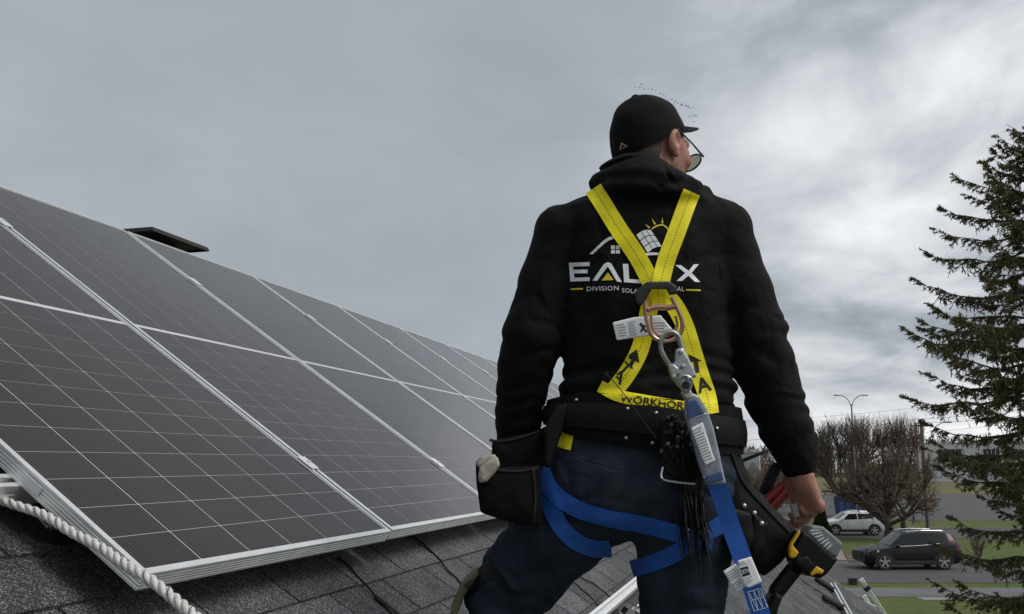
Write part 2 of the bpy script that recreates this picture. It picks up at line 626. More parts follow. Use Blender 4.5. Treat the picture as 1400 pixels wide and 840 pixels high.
def asphalt(v):
    def fn(t, pos, ob, b):
        col = mixc(t, mr(t, nz(t, pos, 0.5, 6), 0.35, 0.65, 0, 1), (v * .86, v * .87, v * .9), (v * 1.15, v * 1.14, v * 1.14))
        return scl(t, col, mr(t, nz(t, pos, 14, 4), 0.25, 0.75, 0.8, 1.2))
    return fn


coordmat('lawn', lawn_fn, 0.95, 0.2)
coordmat('field', field_fn, 0.95, 0.2)
coordmat('asphalt', asphalt(0.075), 0.85, 0.35)
coordmat('asphalt_path', asphalt(0.13), 0.85, 0.35)
coordmat('concrete', asphalt(0.22), 0.85, 0.35)
coordmat('soil', asphalt(0.085), 0.95, 0.1)
MATS['soil'].node_tree.nodes['Principled BSDF'].inputs['Base Color'].default_value = (0.1, 0.06, 0.04, 1)
mat('soil_brown', (0.10, 0.068, 0.045), 0.95, noise=(1.5, 0.35))
mat('driveway', (0.23, 0.19, 0.165), 0.9, noise=(1.2, 0.15))

# ------------------------------------------------------------------ the ground
def sheet(name, s0, s1, d0, d1, z, m, n=1):
    mb = MB()
    mb.grid([[street(s0 + (s1 - s0) * j / n, d0 + (d1 - d0) * i / n, z) for j in range(n + 1)] for i in range(n + 1)])
    o = put(name, mb, m, local=True, fix=False)
    tag(o, kind='structure'); return o


sheet('lawn_ground', -2500, 2500, -300, 4500, 0.0, 'lawn', 4)
sheet('field', -1500, 1500, gd(683), 700, 0.004, 'field')
sheet('parking_lot', 38, 190, gd(712), gd(676), 0.008, 'asphalt')
sheet('service_road', -60, 38, gd(712), gd(686), 0.008, 'asphalt')
sheet('side_road', -120, 120, gd(737), gd(724.5), 0.012, 'asphalt')
sheet('main_road', -120, 120, gd(797.5), gd(769), 0.016, 'asphalt')
sheet('footpath', -120, 120, gd(816.5), gd(804), 0.012, 'asphalt_path')
_p = ground(1298, 819.5)
sheet('path_apron', (_p - CAM) @ RIGHT - 1.0, (_p - CAM) @ RIGHT + 1.0, gd(820.8), gd(817), 0.010, 'concrete')
_p = ground(1160, 762)
mb = MB(); mb.add([ground(1138, 769.5, .02), ground(1160, 769.5, .02), ground(1150, 752, .02), ground(1128, 752, .02)], [(0, 1, 2, 3)])
tag(put('driveway', mb, 'driveway', local=True, fix=False), kind='structure')
mb = MB(); mb.add([ground(1162, 768, .02), ground(1215, 768, .02), ground(1210, 757, .02), ground(1154, 756.5, .02)], [(0, 1, 2, 3)])
tag(put('soil_bed', mb, 'soil_brown', local=True, fix=False), kind='structure')
# kerbs along the main road
for nm, d in (('kerb', gd(769) + 0.08), ('kerb', gd(724.5) + 0.08)):
    mb = MB(); mb.box(street(0, d, 0.055), (240, 0.15, 0.11), RIGHT, FWD, UP)
    tag(put(nm, mb, 'concrete'), kind='structure')

# ------------------------------------------------------------------ the house with its shingled roof
U0, U1, VE, VR, NR = -3.2, 12.3, -3.4, 2.52, -0.13
house = empty('house', roof(U0, VE, NR) * [0, 0, 0] + np.array([-2.0, 4.5, 0.0]),
              'house with a pitched grey shingle roof that carries the solar panels', 'house')
rf = MB()
RID = roof(0, VR, NR - .012)
def rp(u, v): return roof(u, v, NR - .012)
def rb(u, v):                       # the slope behind the ridge
    q = rp(u, v); return np.array([2 * RID[0] - q[0], q[1], q[2]])
rf.add([rp(U0, VE), rp(U1, VE), rp(U1, VR), rp(U0, VR)], [(0, 1, 2, 3)])
rf.add([rb(U0, VE), rb(U1, VE), rb(U1, VR), rb(U0, VR)], [(3, 2, 1, 0)])
rf.add([q - [0, 0, .16] for q in (rp(U0, VE), rp(U1, VE), rp(U1, VR), rp(U0, VR))], [(3, 2, 1, 0)])
rf.add([q - [0, 0, .16] for q in (rb(U0, VE), rb(U1, VE), rb(U1, VR), rb(U0, VR))], [(0, 1, 2, 3)])
roof_o = put('roof', rf, 'underlay', house, fix=False)
# upper part of the roof, under the panels, and the far slope: shingle courses as one mesh
EX, TW = 0.142, 0.336
def tab_box(mb, u0, u1, v, rear=False):
    lift = 0.010; top = EX + 0.02
    fn = (lambda u, vv, n: roof(u, vv, NR + n)) if not rear else (lambda u, vv, n: np.array([2 * RID[0] - roof(u, vv, NR + n)[0], u, roof(u, vv, NR + n)[2]]))
    V = [fn(u0, v, 0), fn(u1, v, 0), fn(u1, v + top, -.004), fn(u0, v + top, -.004),
         fn(u0, v, lift), fn(u1, v, lift), fn(u1, v + top, .0015), fn(u0, v + top, .0015)]
    mb.add(V, [(0, 3, 2, 1), (4, 5, 6, 7), (0, 1, 5, 4), (1, 2, 6, 5), (2, 3, 7, 6), (3, 0, 4, 7)])
tabs = []
k = -17
while True:
    v = 0.085 - EX * k
    if v < VE: break
    if v < VR - 0.05:
        off = 0.627 if k % 2 else 0.627 + TW / 2
        j = math.floor((U0 - off) / TW)
        while off + j * TW < U1:
            a, b_ = max(U0, off + j * TW), min(U1, off + (j + 1) * TW)
            if b_ - a > 0.05: tabs.append((a + 0.0045, b_ - 0.0045, v, k, j))
            j += 1
    k += 1
def px_of(p):
    q = np.asarray(p) - CAM; r = q @ RIGHT; f = q @ FWD; u = q @ UP
    zc = f * CP + u * SP; yc = f * SP - u * CP
    return 700 + F * r / zc, 420 + F * yc / zc, zc
near = []
for i, (a, b_, v, k, j) in enumerate(tabs):
    X, Y, Zc = px_of(roof((a + b_) / 2, v + EX / 2, NR))
    vis = Zc > 0.3 and -30 < X < 1200 and Y < 880 and (v < 0.12 or a < 0.2)
    if vis and abs(b_ - a - TW + 0.009) < 1e-3: near.append((Zc, i))
near = set(i for _, i in sorted(near)[:300])
tmb = MB()
V = np.array([(0, 0, 0), (TW - .009, 0, 0), (TW - .009, EX + .02, -.004), (0, EX + .02, -.004),
              (0, 0, .010), (TW - .009, 0, .010), (TW - .009, EX + .02, .0015), (0, EX + .02, .0015)], float)
tab_me = mesh_from('shingle', V, [(0, 3, 2, 1), (4, 5, 6, 7), (0, 1, 5, 4), (1, 2, 6, 5), (2, 3, 7, 6), (3, 0, 4, 7)])
tab_me.materials.append(MATS['shingle'])
RM = Matrix((UD, VD, ND)).transposed()
hb = np.array(house.location)
rest = MB()
for i, (a, b_, v, k, j) in enumerate(tabs):
    if i in near:
        o = bpy.data.objects.new('shingle', tab_me); C.objects.link(o); o.parent = roof_o
        jit = rng.normal(0, 0.0012, 2)
        o.matrix_basis = Matrix.Translation(Vector(roof(a + jit[0], v + jit[1], NR + rng.uniform(0, .0015)) - hb)) @ RM.to_4x4() @ Matrix.Rotation(rng.normal(0, .003), 4, 'Z')
    else:
        tab_box(rest, a, b_, v)
for kk in range(0, 42):
    v = VE + kk * EX
    if v < VR - .05: tab_box(rest, U0, U1, v, True)
tag(put('shingle_field', rest, 'shingle_rest', roof_o, fix=False), kind='stuff')
mb = MB()
for u in np.arange(U0, U1 - .1, .29):
    c = RID + np.array([0, u + .16 - 0, 0]) * [0, 1, 0]
    for sgn in (1, -1):
        mb.box(np.array([RID[0] + sgn * .065, u + .16, RID[2] + .012 - .03]), (.15, .31, .006), (CR, 0, -sgn * SR), (0, 1, 0), (sgn * SR, 0, CR))
put('ridge_cap', mb, 'shingle_rest', roof_o, fix=False)
# rake boards, fascia, walls
mb = MB()
for (f0, f1) in ((rp(U1, VE), rp(U1, VR)), (rb(U1, VE), rb(U1, VR))):
    d = f1 - f0; ln = np.linalg.norm(d); d /= ln
    mb.box((f0 + f1) / 2 + np.array([0, .014, -.075]), (ln, .022, .16), d, (0, 1, 0), np.cross(d, (0, 1, 0)))
put('rake_board', mb, 'trim_white', house)
mb = MB(); mb.box(rp(0, VE) * [1, 0, 1] + np.array([.014, (U0 + U1) / 2, -.075]), (.022, U1 - U0, .14)); put('fascia', mb, 'trim_white', house)
xe = rp(0, VE)[0] - 0.45; xb = 2 * RID[0] - xe; ze = rp(0, VE)[2] - .17
mb = MB(); mb.prism([(xe, U0 + .3, 0), (xe, U0 + .3, ze), (RID[0], U0 + .3, RID[2] - .2), (xb, U0 + .3, ze), (xb, U0 + .3, 0)], (0, U1 - U0 - .6, 0))
put('wall', mb, 'siding', house)

# ------------------------------------------------------------------ solar panels
PW, PH, PP = 1.134, 2.278, 1.154
CGX, CGY = 0.1838, 0.0926


def panel_frame():
    prof = [(-.013, -.0045), (-.013, 0), (-.001, 0), (0, -.001)]
    for g in (.008, .0145, .021, .0275):
        prof += [(0, -g + .0022), (-.0016, -g + .0012), (-.0016, -g - .0012), (0, -g - .0022)]
    prof += [(0, -.035), (-.026, -.035), (-.026, -.033), (-.013, -.033)]
    cs = [(0, 0, 1, 1), (PW, 0, -1, 1), (PW, PH, -1, -1), (0, PH, 1, -1)]
    V = []; n = len(prof)
    for (x, y, sx, sy) in cs:
        V += [(x - o * sx, y - o * sy, z) for o, z in prof]
    Fc = []
    for c in range(4):
        for i in range(n):
            Fc.append((c * n + i, c * n + (i + 1) % n, ((c + 1) % 4) * n + (i + 1) % n, ((c + 1) % 4) * n + i))
    me = mesh_from('frame', V, Fc); recalc(me); me.materials.append(MATS['aluminium']); return me


frame_me = panel_frame()
mb = MB(); mb.box((PW / 2, PH / 2, -.0056), (PW - .024, PH - .024, .002)); back_me = mesh_from('backsheet', mb.verts(), mb.f); recalc(back_me)
back_me.materials.append(MATS['backsheet'])
cw, ch, cb = CGX - .0031, CGY - .0015, .0012
V = [(x, y, z) for z in (0, -.0003) for (x, y) in ((cb, 0), (cw - cb, 0), (cw, cb * .6), (cw, ch - cb * .6), (cw - cb, ch), (cb, ch), (0, ch - cb * .6), (0, cb * .6))]
cell_me = mesh_from('solar_cell', V, [tuple(range(8)), tuple(range(15, 7, -1))] + [(i, i + 8, (i + 1) % 8 + 8, (i + 1) % 8) for i in range(8)])
recalc(cell_me); cell_me.materials.append(MATS['solar_cell'])
cx0 = (PW - 6 * CGX) / 2
cy0 = (PH - 24 * CGY - .018) / 2
cells = [(cx0 + i * CGX + .00155, cy0 + j * CGY + (.018 if j >= 12 else 0) + .0013) for j in range(24) for i in range(6)]
allc = MB()
for (x, y) in cells: allc.add(np.array(V) + (x, y, -.0042), [tuple(f.vertices) for f in cell_me.polygons])
allc_me = mesh_from('solar_cells', allc.verts(), allc.f); allc_me.materials.append(MATS['solar_cell'])
ordw = ['', 'second', 'third', 'fourth', 'fifth', 'sixth', 'seventh', 'eighth', 'ninth', 'tenth']
for k in range(10):
    lab = ('solar panel at the end of the array with a white rope across its corner' if k == 0 else
           '%s solar panel in the row counted from the rope-crossed end panel' % ordw[k])
    p = empty('solar_panel', (0, 0, 0), lab, 'solar panel', 'solar panels in a row on the roof')
    p.matrix_basis = Matrix.Translation(Vector(roof(k * PP + .002 * rng.normal(), 0.003 * rng.normal() if k else 0, 0))) @ RM.to_4x4()
    link('frame', frame_me, None, p); link('backsheet', back_me, None, p)
    if k < 4:
        for (x, y) in cells: link('solar_cell', cell_me, None, p, (x, y, -.0042))
    else:
        tag(link('solar_cells', allc_me, None, p), kind='stuff')
mb = MB(); mb.box(roof(-.0012, .30, -.018), (.001, .05, .018), UD, VD, ND); tag(put('barcode_sticker', mb, 'sticker'), 'small pale sticker on the ridged side of the end panel', 'sticker')


def rail_profile(mb, u0, u1, v, nt):
    # open slotted extrusion, 40 mm wide and 42 mm high
    w = .02
    P = [(-w, 0), (-.008, 0), (-.008, -.004), (-.013, -.004), (-.013, -.014), (.013, -.014), (.013, -.004), (.008, -.004), (.008, 0), (w, 0),
         (w, -.012), (w - .003, -.014), (w - .003, -.019), (w, -.021), (w, -.042), (-w, -.042), (-w, -.021), (-w + .003, -.019), (-w + .003, -.014), (-w, -.012)]
    n = len(P)
    V = [roof(u0, v + a, nt + b) for a, b in P] + [roof(u1, v + a, nt + b) for a, b in P]
    mb.add(V, [(i, (i + 1) % n, n + (i + 1) % n, n + i) for i in range(n)] + [(0, 1, 2, 3, 4, 15, 16, 17, 18, 19), (5, 6, 7, 8, 9, 10, 11, 12, 13, 14), (4, 5, 14, 15),
            tuple(n + i for i in (0, 1, 2, 3, 4, 15, 16, 17, 18, 19)), tuple(n + i for i in (5, 6, 7, 8, 9, 10, 11, 12, 13, 14)), (n + 4, n + 5, n + 14, n + 15)])


def mount_foot(rail, u, v, nt, m2='black_rubber'):
    a = MB(); t = np.linspace(0, 2 * math.pi, 25)[:-1]
    prof = [(.075, 0), (.072, .010), (.05, .016), (.03, .02), (.012, .022), (.012, .05)]
    G = [[roof(u, v, NR + .003) + r * (math.cos(q) * UD + math.sin(q) * VD) + h * ND for q in np.append(t, t[0])] for r, h in prof]
    a.grid(G); put('flashing', a, m2, rail, smooth=True)
    a = MB(); a.box(roof(u, v - .034, NR + .055), (.045, .006, .075), UD, VD, ND); a.box(roof(u, v - .012, NR + .024), (.045, .05, .006), UD, VD, ND)
    put('bracket', a, 'aluminium', rail)
    a = MB(); a.tube([roof(u, v - .06, NR + .07), roof(u, v - .02, NR + .07)], .007, 6); a.tube([roof(u, v - .05, NR + .07), roof(u, v - .042, NR + .07)], .012, 6)
    put('bolt', a, 'steel', rail)


for nm, v, lab in (('mounting_rail', .34, 'lower aluminium rail under the solar panels, its cut end sticking out by the rope'),
                   ('mounting_rail', 1.80, 'upper aluminium rail under the solar panels near the ridge')):
    r = empty(nm, roof(0, v, NR), lab, 'rail', 'mounting rails')
    mb = MB(); rail_profile(mb, -.55, 11.7, v, -.0355); put('rail', mb, 'aluminium_bright', r, fix=True)
    for k in range(0, 11):
        u = k * PP - .010
        a = MB()
        if k == 0 or k == 10: continue
        a.box(roof(u, v, .0035), (.042, .062, .005), UD, VD, ND, bev=.0015)
        a.box(roof(u, v, -.012), (.014, .06, .03), UD, VD, ND)
        a.tube([roof(u, v, .004), roof(u, v, .011)], .0065, 6)
        put('clamp', a, 'aluminium_bright', r)
    for u in (.11, 1.4, 2.7, 4.0, 5.3, 6.6, 7.9, 9.2, 10.5): mount_foot(r, u, v - .02 if u > .2 else v - .03, -.0355)
r = empty('mounting_rail', roof(3, -.53, NR), 'bare aluminium rail lying across the shingles below the panels, between the legs', 'rail', 'mounting rails')
mb = MB(); rail_profile(mb, .9, 8.2, -.555, -.035); put('rail', mb, 'aluminium_bright', r)
for u in (1.2, 2.62, 4.4, 6.1, 7.8): mount_foot(r, u, -.60, -.035)

# ------------------------------------------------------------------ vent, cables, rope, ladder
def atz(px, py, z):
    r_, f_, u_ = ray(px, py); s = (z - CAM[2]) / u_
    return CAM + RIGHT * r_ * s + FWD * f_ * s + UP * u_ * s
vz = 6.0
for _ in range(60):
    B, Cc = atz(211, 313, vz), atz(283, 342, vz)
    vz += ((B[0] + Cc[0]) / 2 + 2.16) * .3            # near edge of the cap stands just behind the ridge
A = atz(180, 317, vz)
yB, yC = B[1], Cc[1]; xA = (B[0] + Cc[0]) / 2; xB = xA - .46
vent = empty('roof_vent', ((xA + xB) / 2, (yB + yC) / 2, RID[2] - .35), 'dark brown flat-topped roof vent standing behind the panels at the ridge', 'roof vent')
vc = np.array([(xA + xB) / 2, (yB + yC) / 2, vz])
mb = MB(); mb.box(vc + [0, 0, .007], (xA - xB, yC - yB, .014), bev=.004)
for sx in (-1, 1): mb.box(vc + [sx * (xA - xB) / 2, 0, -.004], (.008, yC - yB, .012))
for sy in (-1, 1): mb.box(vc + [0, sy * (yC - yB) / 2, -.004], (xA - xB, .008, .012))
put('cap', mb, 'vent_brown', vent)
mb = MB(); mb.box(vc + [-.04, 0, -.30], ((xA - xB) * .55, (yC - yB) * .55, .60)); put('base', mb, 'vent_brown', vent)

mat('cable', (0.010, 0.010, 0.011), 0.45)
def cable(pxs, label, con=None, r_=.0035, n=NR + .0105):
    P = [roof(*roofpx(x, y, n), n) for x, y in pxs]
    Q = catmull(P, 8 * len(P))
    Q += ND * np.abs(np.sin(np.linspace(0, 9, len(Q))))[:, None] * .003
    e = empty('cable', Q.mean(0) - ND * .01, label, 'cable', 'cables on the shingles')
    mb = MB(); mb.tube(Q, r_, 6); put('wire', mb, 'cable', e, smooth=True)
    if con:
        a, b_ = [roof(*roofpx(x, y, n + .004), n + .004) for x, y in con]
        d = (b_ - a)
        mb = MB(); mb.tube([a, a + d * .08, a + d * .1, a + d * .42, a + d * .44, a + d * .52, a + d * .54, a + d * .9, b_],
                           [.005, .006, .0095, .0095, .0075, .0075, .0095, .009, .005], 8)
        put('connector', mb, 'black_plastic', e, smooth=True)
cable([(462, 762), (490, 790), (515, 818), (545, 850)], 'black cable with a plug connector below the edge of the second panel', [(513, 815), (546, 842)])
cable([(563, 733), (590, 755), (610, 778), (632, 800)], 'thin black cable running down the shingles towards the strapped knee')
cable([(770, 778), (800, 793), (818, 803), (838, 822)], 'black cable that crosses the shingles between the legs down to the rail')
cable([(772, 788), (795, 806), (812, 822), (826, 838)], 'second black cable beside the first, between the legs above the rail')

mat('rope_white', (0.60, 0.585, 0.55), 0.85, noise=(120, 0.2), bump=(400, .6, .001))
mat('rope_tracer', (0.05, 0.06, 0.09), 0.8)
def opt(px, py, dep):
    a = (px - 700) / F; b = (py - 420) / F
    return CAM + dep * (RIGHT * a + (FWD * CP + UP * SP) + b * (FWD * SP - UP * CP))
Rp = catmull([opt(-130, 645, 2.0), opt(0, 683, 1.80), opt(65, 708, 1.70), opt(130, 746, 1.58), opt(200, 790, 1.44), opt(268, 846, 1.30), opt(330, 925, 1.15)], 340)
T = np.gradient(Rp, axis=0); T /= np.linalg.norm(T, axis=1)[:, None]
A_ = np.cross(T, [0, 0, 1.0]); A_ /= np.linalg.norm(A_, axis=1)[:, None]; B_ = np.cross(T, A_)
sl_ = np.concatenate([[0], np.cumsum(np.linalg.norm(np.diff(Rp, axis=0), axis=1))])
Rp = Rp + .0012 * (np.sin(sl_ * 23)[:, None] * A_ + np.sin(sl_ * 31 + 1)[:, None] * B_)
rope = empty('rope', Rp[len(Rp) // 2], 'thick white twisted safety rope stretched in front of the end panel', 'rope')
for q in range(3):
    ph = sl_ / .085 * 2 * math.pi + q * 2.0944
    mb = MB(); mb.tube(Rp + .0041 * (np.cos(ph)[:, None] * A_ + np.sin(ph)[:, None] * B_) + rng.normal(0, .00012, (len(Rp), 3)), .0047, 10)
    put('strand', mb, 'rope_white', rope, smooth=True, fix=False)
fz = MB(); R = np.random.default_rng(3)
for q in range(420):
    i = R.integers(5, len(Rp) - 5); a = R.uniform(0, 6.28); o_ = math.cos(a) * A_[i] + math.sin(a) * B_[i]; e_ = o_ * R.uniform(.2, 1) + T[i] * R.normal(0, 1)
    p0 = Rp[i] + o_ * .0078; p1 = p0 + e_ / np.linalg.norm(e_) * R.uniform(.002, .007); w_ = np.cross(e_, o_) + T[i] * .1; w_ = w_ / np.linalg.norm(w_) * .00022
    fz.add([p0 - w_, p0 + w_, p1], [(0, 1, 2)])
tag(put('loose_fibres', fz, 'rope_white', rope, fix=False), kind='stuff')
ph = sl_ / .085 * 2 * math.pi + .25
mb = MB(); mb.tube(Rp + .0085 * (np.cos(ph)[:, None] * A_ + np.sin(ph)[:, None] * B_), .0008, 4)
put('tracer_thread', mb, 'rope_tracer', rope, smooth=True, fix=False)

lad = empty('ladder', at(1200, 830, 12.6) * [1, 1, 0], 'aluminium ladder with a black-capped rail leaning past the edge of the roof', 'ladder')
la = at(1179, 795, 13.0); lb = at(1213, 846, 13.25); dl = (lb - la) / np.linalg.norm(lb - la)
def lbox(mb, a, b_, w, h): 
    d = (b_ - a); ln = np.linalg.norm(d); d = d / ln; Y = np.cross(d, FWD); Y /= np.linalg.norm(Y)
    mb.box((a + b_) / 2, (ln, w, h), d, Y, np.cross(d, Y), bev=min(w, h) * .2)
end = la + dl * (la[2] / -dl[2])
mb = MB(); lbox(mb, la, end, .06, .028); put('stile', mb, 'aluminium_bright', lad)
mb = MB(); lbox(mb, la + dl * .09, la + dl * .16, .085, .06); put('end_cap', mb, 'black_plastic', lad)
mb = MB(); lbox(mb, la - dl * .04, la - dl * .005, .065, .035); put('end_cap', mb, 'trim_white', lad)
for q in range(11):
    c = la + dl * (.5 + q * .3)
    if c[2] < .2: break
    mb = MB(); mb.tube([c, c + FWD * .42], .016, 8); put('rung', mb, 'aluminium_bright', lad, smooth=True)
mb = MB(); lbox(mb, la + FWD * .42 + dl * .35, end + FWD * .42, .06, .028); put('stile', mb, 'aluminium_bright', lad)
# roof-edge stabiliser: two bright rods over the rake with black padded arms on the shingles
stb = empty('ladder_stabiliser', roof(11.9, -2.0, NR), 'bright twin-rod ladder stabiliser with black padded arms on the roof edge', 'stabiliser')
def onroof(px, py, n): return roof(*roofpx(px, py, n), n)
for dx in (0, 5):
    mb = MB(); mb.tube([onroof(1136 + dx, 798, NR + .06), onroof(1158 + dx, 838, NR + .06), onroof(1170 + dx, 858, NR + .06)], .012, 8)
    put('rod', mb, 'aluminium_bright', stb, smooth=True)
for a, b_ in (((1115, 791), (1141, 808)), ((1126, 817), (1154, 832))):
    p0, p1 = onroof(*a, NR + .05), onroof(*b_, NR + .05)
    mb = MB(); mb.tube([p0, p0 + (p1 - p0) * .03, p0 + (p1 - p0) * .97, p1], [.02, .032, .032, .02], 10); put('padded_arm', mb, 'black_rubber', stb, smooth=True)
cable([(1092, 790), (1105, 800), (1124, 812), (1140, 828), (1165, 850)], 'thin black cord lying by the stabiliser at the roof edge', r_=.006)
# ------------------------------------------------------------------ cars
mat('car_black', (0.006, 0.007, 0.009), 0.4, spec=0.3, coat=.22, coatr=0.05)
mat('car_white', (0.62, 0.63, 0.64), 0.4, coat=0.8, coatr=0.05)
mat('cladding', (0.018, 0.018, 0.019), 0.65)
mat('glass_dark', (0.012, 0.014, 0.016), 0.08, spec=0.4, coat=.3)
mat('tyre', (0.018, 0.018, 0.018), 0.85)
mat('rim', (0.50, 0.51, 0.52), 0.35, 0.8)
mat('rim_dark', (0.02, 0.02, 0.02), 0.5)
mat('tail_red', (0.42, 0.010, 0.018), 0.25, coat=1.0)
mat('headlamp', (0.55, 0.58, 0.60), 0.15, coat=1.0)
mat('chrome', (0.75, 0.76, 0.77), 0.2, 1.0)


def car(name, label, paint, st, wheels, wr, glass, loc, rz, hw=.93, mirror_x=1.45, tail=None, head=None, group=None, rails=True):
    """st: stations (x, z low, z shoulder, z top, half width, half width at roof); x runs from nose to tail"""
    root = empty(name, loc, label, 'car', group)
    root.rotation_euler = (0, 0, rz)
    st = np.array(st, float)
    xs = np.linspace(st[0, 0], st[-1, 0], 44)
    S = np.stack([np.interp(xs, st[:, 0], st[:, i]) for i in range(6)], 1)
    ring = []
    for (x, zl, zb, zt, w, wt) in S:
        h = [(0, zl), (w * .86, zl), (w * .97, zl + .14), (w, zl + .30), (w * .995, zb - .10), (w - .035, zb), (wt, zt - .055), (wt - .10, zt), (0, zt + .025)]
        ring.append([(x, y, z) for y, z in h] + [(x, -y, z) for y, z in h[::-1][1:-1]])
    R_ = np.array(ring); n = R_.shape[1]
    mb = MB()
    Vv = R_.reshape(-1, 3)
    Fc = [(i * n + j, i * n + (j + 1) % n, (i + 1) * n + (j + 1) % n, (i + 1) * n + j) for i in range(len(xs) - 1) for j in range(n)]
    Fc += [tuple(range(n)), tuple((len(xs) - 1) * n + j for j in range(n))]
    mb.add(Vv, Fc)
    body = put('body', mb, paint, root, smooth=True, sharp=38, local=True)

    def side_y(x, z):
        _, zl, zb, zt, w, wt = [np.interp(x, st[:, 0], st[:, i]) for i in range(6)]
        if z <= zb: return w - .035 * max(0, (z - zb + .1) / .1)
        t = min(1, (z - zb) / max(.02, zt - .055 - zb)); return (w - .035) * (1 - t) + wt * t

    def patch(nm, poly, m, off, parent, sides=(-1, 1), th=.012):
        for s in sides:
            mm = MB()
            P = [(x, s * (side_y(x, z) + off), z) for x, z in poly]
            mm.prism(P, (0, -s * th, 0)); put(nm, mm, m, parent, local=True)
    for g in glass: patch('side_window', g, 'glass_dark', .010, body)
    # window chrome line and door seams
    for s in (-1, 1):
        mm = MB()
        for g in glass[:1]:
            pass
        lo = [p for g in glass for p in g[:2]]
        P = [(x, s * (side_y(x, z - .02) + .014), z - .02) for x, z in sorted(lo)]
        mm.tube(P, .008, 5); put('window_trim', mm, 'rim', body, local=True)
        mm = MB()
        for xd in (1.62, 2.62, 3.35):
            zb = np.interp(xd, st[:, 0], st[:, 2])
            mm.box((xd, s * (side_y(xd, .7) + .0005), .72), (.012, .004, zb - .42))
        put('door_seam', mm, 'cladding', body, local=True)
        mm = MB()
        for xd in (2.45, 3.2): mm.box((xd, s * (side_y(xd, .9) + .012), .92), (.2, .02, .03), bev=.006)
        put('door_handle', mm, paint, body, local=True)
        mm = MB(); mm.box((mirror_x + .03, s * (side_y(mirror_x, 1.0) + .08), 1.06), (.12, .2, .13), bev=.035); put('mirror', mm, paint, root, local=True)
        mm = MB(); x0, x1 = wheels[0] + wr + .05, wheels[1] - wr - .05
        mm.box(((x0 + x1) / 2, s * (hw * .97), .33), (x1 - x0, .05, .16), bev=.02); put('sill', mm, 'cladding', body, local=True)
        if rails:
            mm = MB(); zt = lambda x: np.interp(x, st[:, 0], st[:, 3])
            mm.tube([(x, s * (np.interp(x, st[:, 0], st[:, 5]) - .05), zt(x) + .035) for x in np.linspace(2.0, 3.7, 8)], .018, 6); put('roof_rail', mm, 'chrome', root, local=True)
    i0, i1 = [int(np.argmin(abs(xs - v))) for v in (st[2, 0] + .05, st[3, 0] - .06)]
    def topglass(ia, ib, nm):
        a, b_ = S[ia], S[ib]; mm = MB()
        P = [(a[0], a[5] - .10, a[3] + .018), (a[0], -a[5] + .10, a[3] + .018), (b_[0], -b_[5] + .13, b_[3] + .018), (b_[0], b_[5] - .13, b_[3] + .018)]
        c0 = (a[0], 0, a[3] + .04); c1 = (b_[0], 0, b_[3] + .04)
        mm.add([P[0], c0, P[1], P[2], c1, P[3]], [(0, 1, 4, 5), (1, 2, 3, 4)]); put(nm, mm, 'glass_dark', body, local=True, fix=False)
    topglass(i0, i1, 'windscreen')
    i2, i3 = [int(np.argmin(abs(xs - v))) for v in (st[-3, 0] + .04, st[-2, 0] - .05)]
    topglass(i2, i3, 'rear_window')
    for wx in wheels:
        for s in (-1, 1):
            # dark arch and wheel
            a = np.linspace(0, math.pi, 15); mm = MB(); yy = s * (hw + .004)
            P = [(wx + math.cos(q) * (wr + .085), yy, .36 + math.sin(q) * (wr + .075)) for q in a]
            mm.prism(P + [(wx - wr - .085, yy, .25), (wx + wr + .085, yy, .25)], (0, -s * .16, 0)); put('wheel_arch', mm, 'cladding', body, local=True)
            w_ = empty('wheel', (wx, s * (hw - .10), wr)); w_.parent = root
            t = np.linspace(0, 2 * math.pi, 29)
            G = [[(math.cos(q) * r_, s * y_, math.sin(q) * r_) for q in t] for y_, r_ in ((-.1, wr * .7), (-.1, wr * .96), (-.07, wr), (.085, wr), (.115, wr * .95), (.118, wr * .72), (.09, wr * .70))]
            mm = MB(); mm.grid(G); put('tyre', mm, 'tyre', w_, smooth=True, local=True)
            mm = MB(); mm.grid([[(math.cos(q) * r_, s * y_, math.sin(q) * r_) for q in t] for y_, r_ in ((.07, .001), (.07, wr * .71), (.09, wr * .71))]); put('rim_disc', mm, 'rim_dark', w_, local=True)
            mm = MB()
            for q in range(5):
                a_ = q * 2 * math.pi / 5 + .3; d = np.array([math.cos(a_), 0, math.sin(a_)]); e = np.array([-d[2], 0, d[0]])
                mm.box(d * wr * .37 + np.array([0, s * .1, 0]), (wr * .68, .025, wr * .2), d, (0, 1, 0), e)
            mm.tube([(0, s * .09, 0), (0, s * .125, 0)], wr * .14, 10)
            mm.tube([(math.cos(q) * wr * .70, s * .103, math.sin(q) * wr * .70) for q in t], wr * .03, 5, cap=False)
            put('rim', mm, 'rim', w_, local=True)
    if tail: patch('tail_light', tail, 'tail_red', .012, root, th=.1)
    if head: patch('headlight', head, 'headlamp', .010, root, th=.1)
    x_, zl = st[0, 0], st[0, 1]
    mm = MB(); mm.box((x_ - .01, 0, .62), (.03, 1.0, .26), bev=.01); put('grille', mm, 'cladding', body, local=True)
    mm = MB(); mm.box((st[-1, 0] + .01, 0, .75), (.02, .5, .12)); put('number_plate', mm, 'headlamp', body, local=True)
    return root


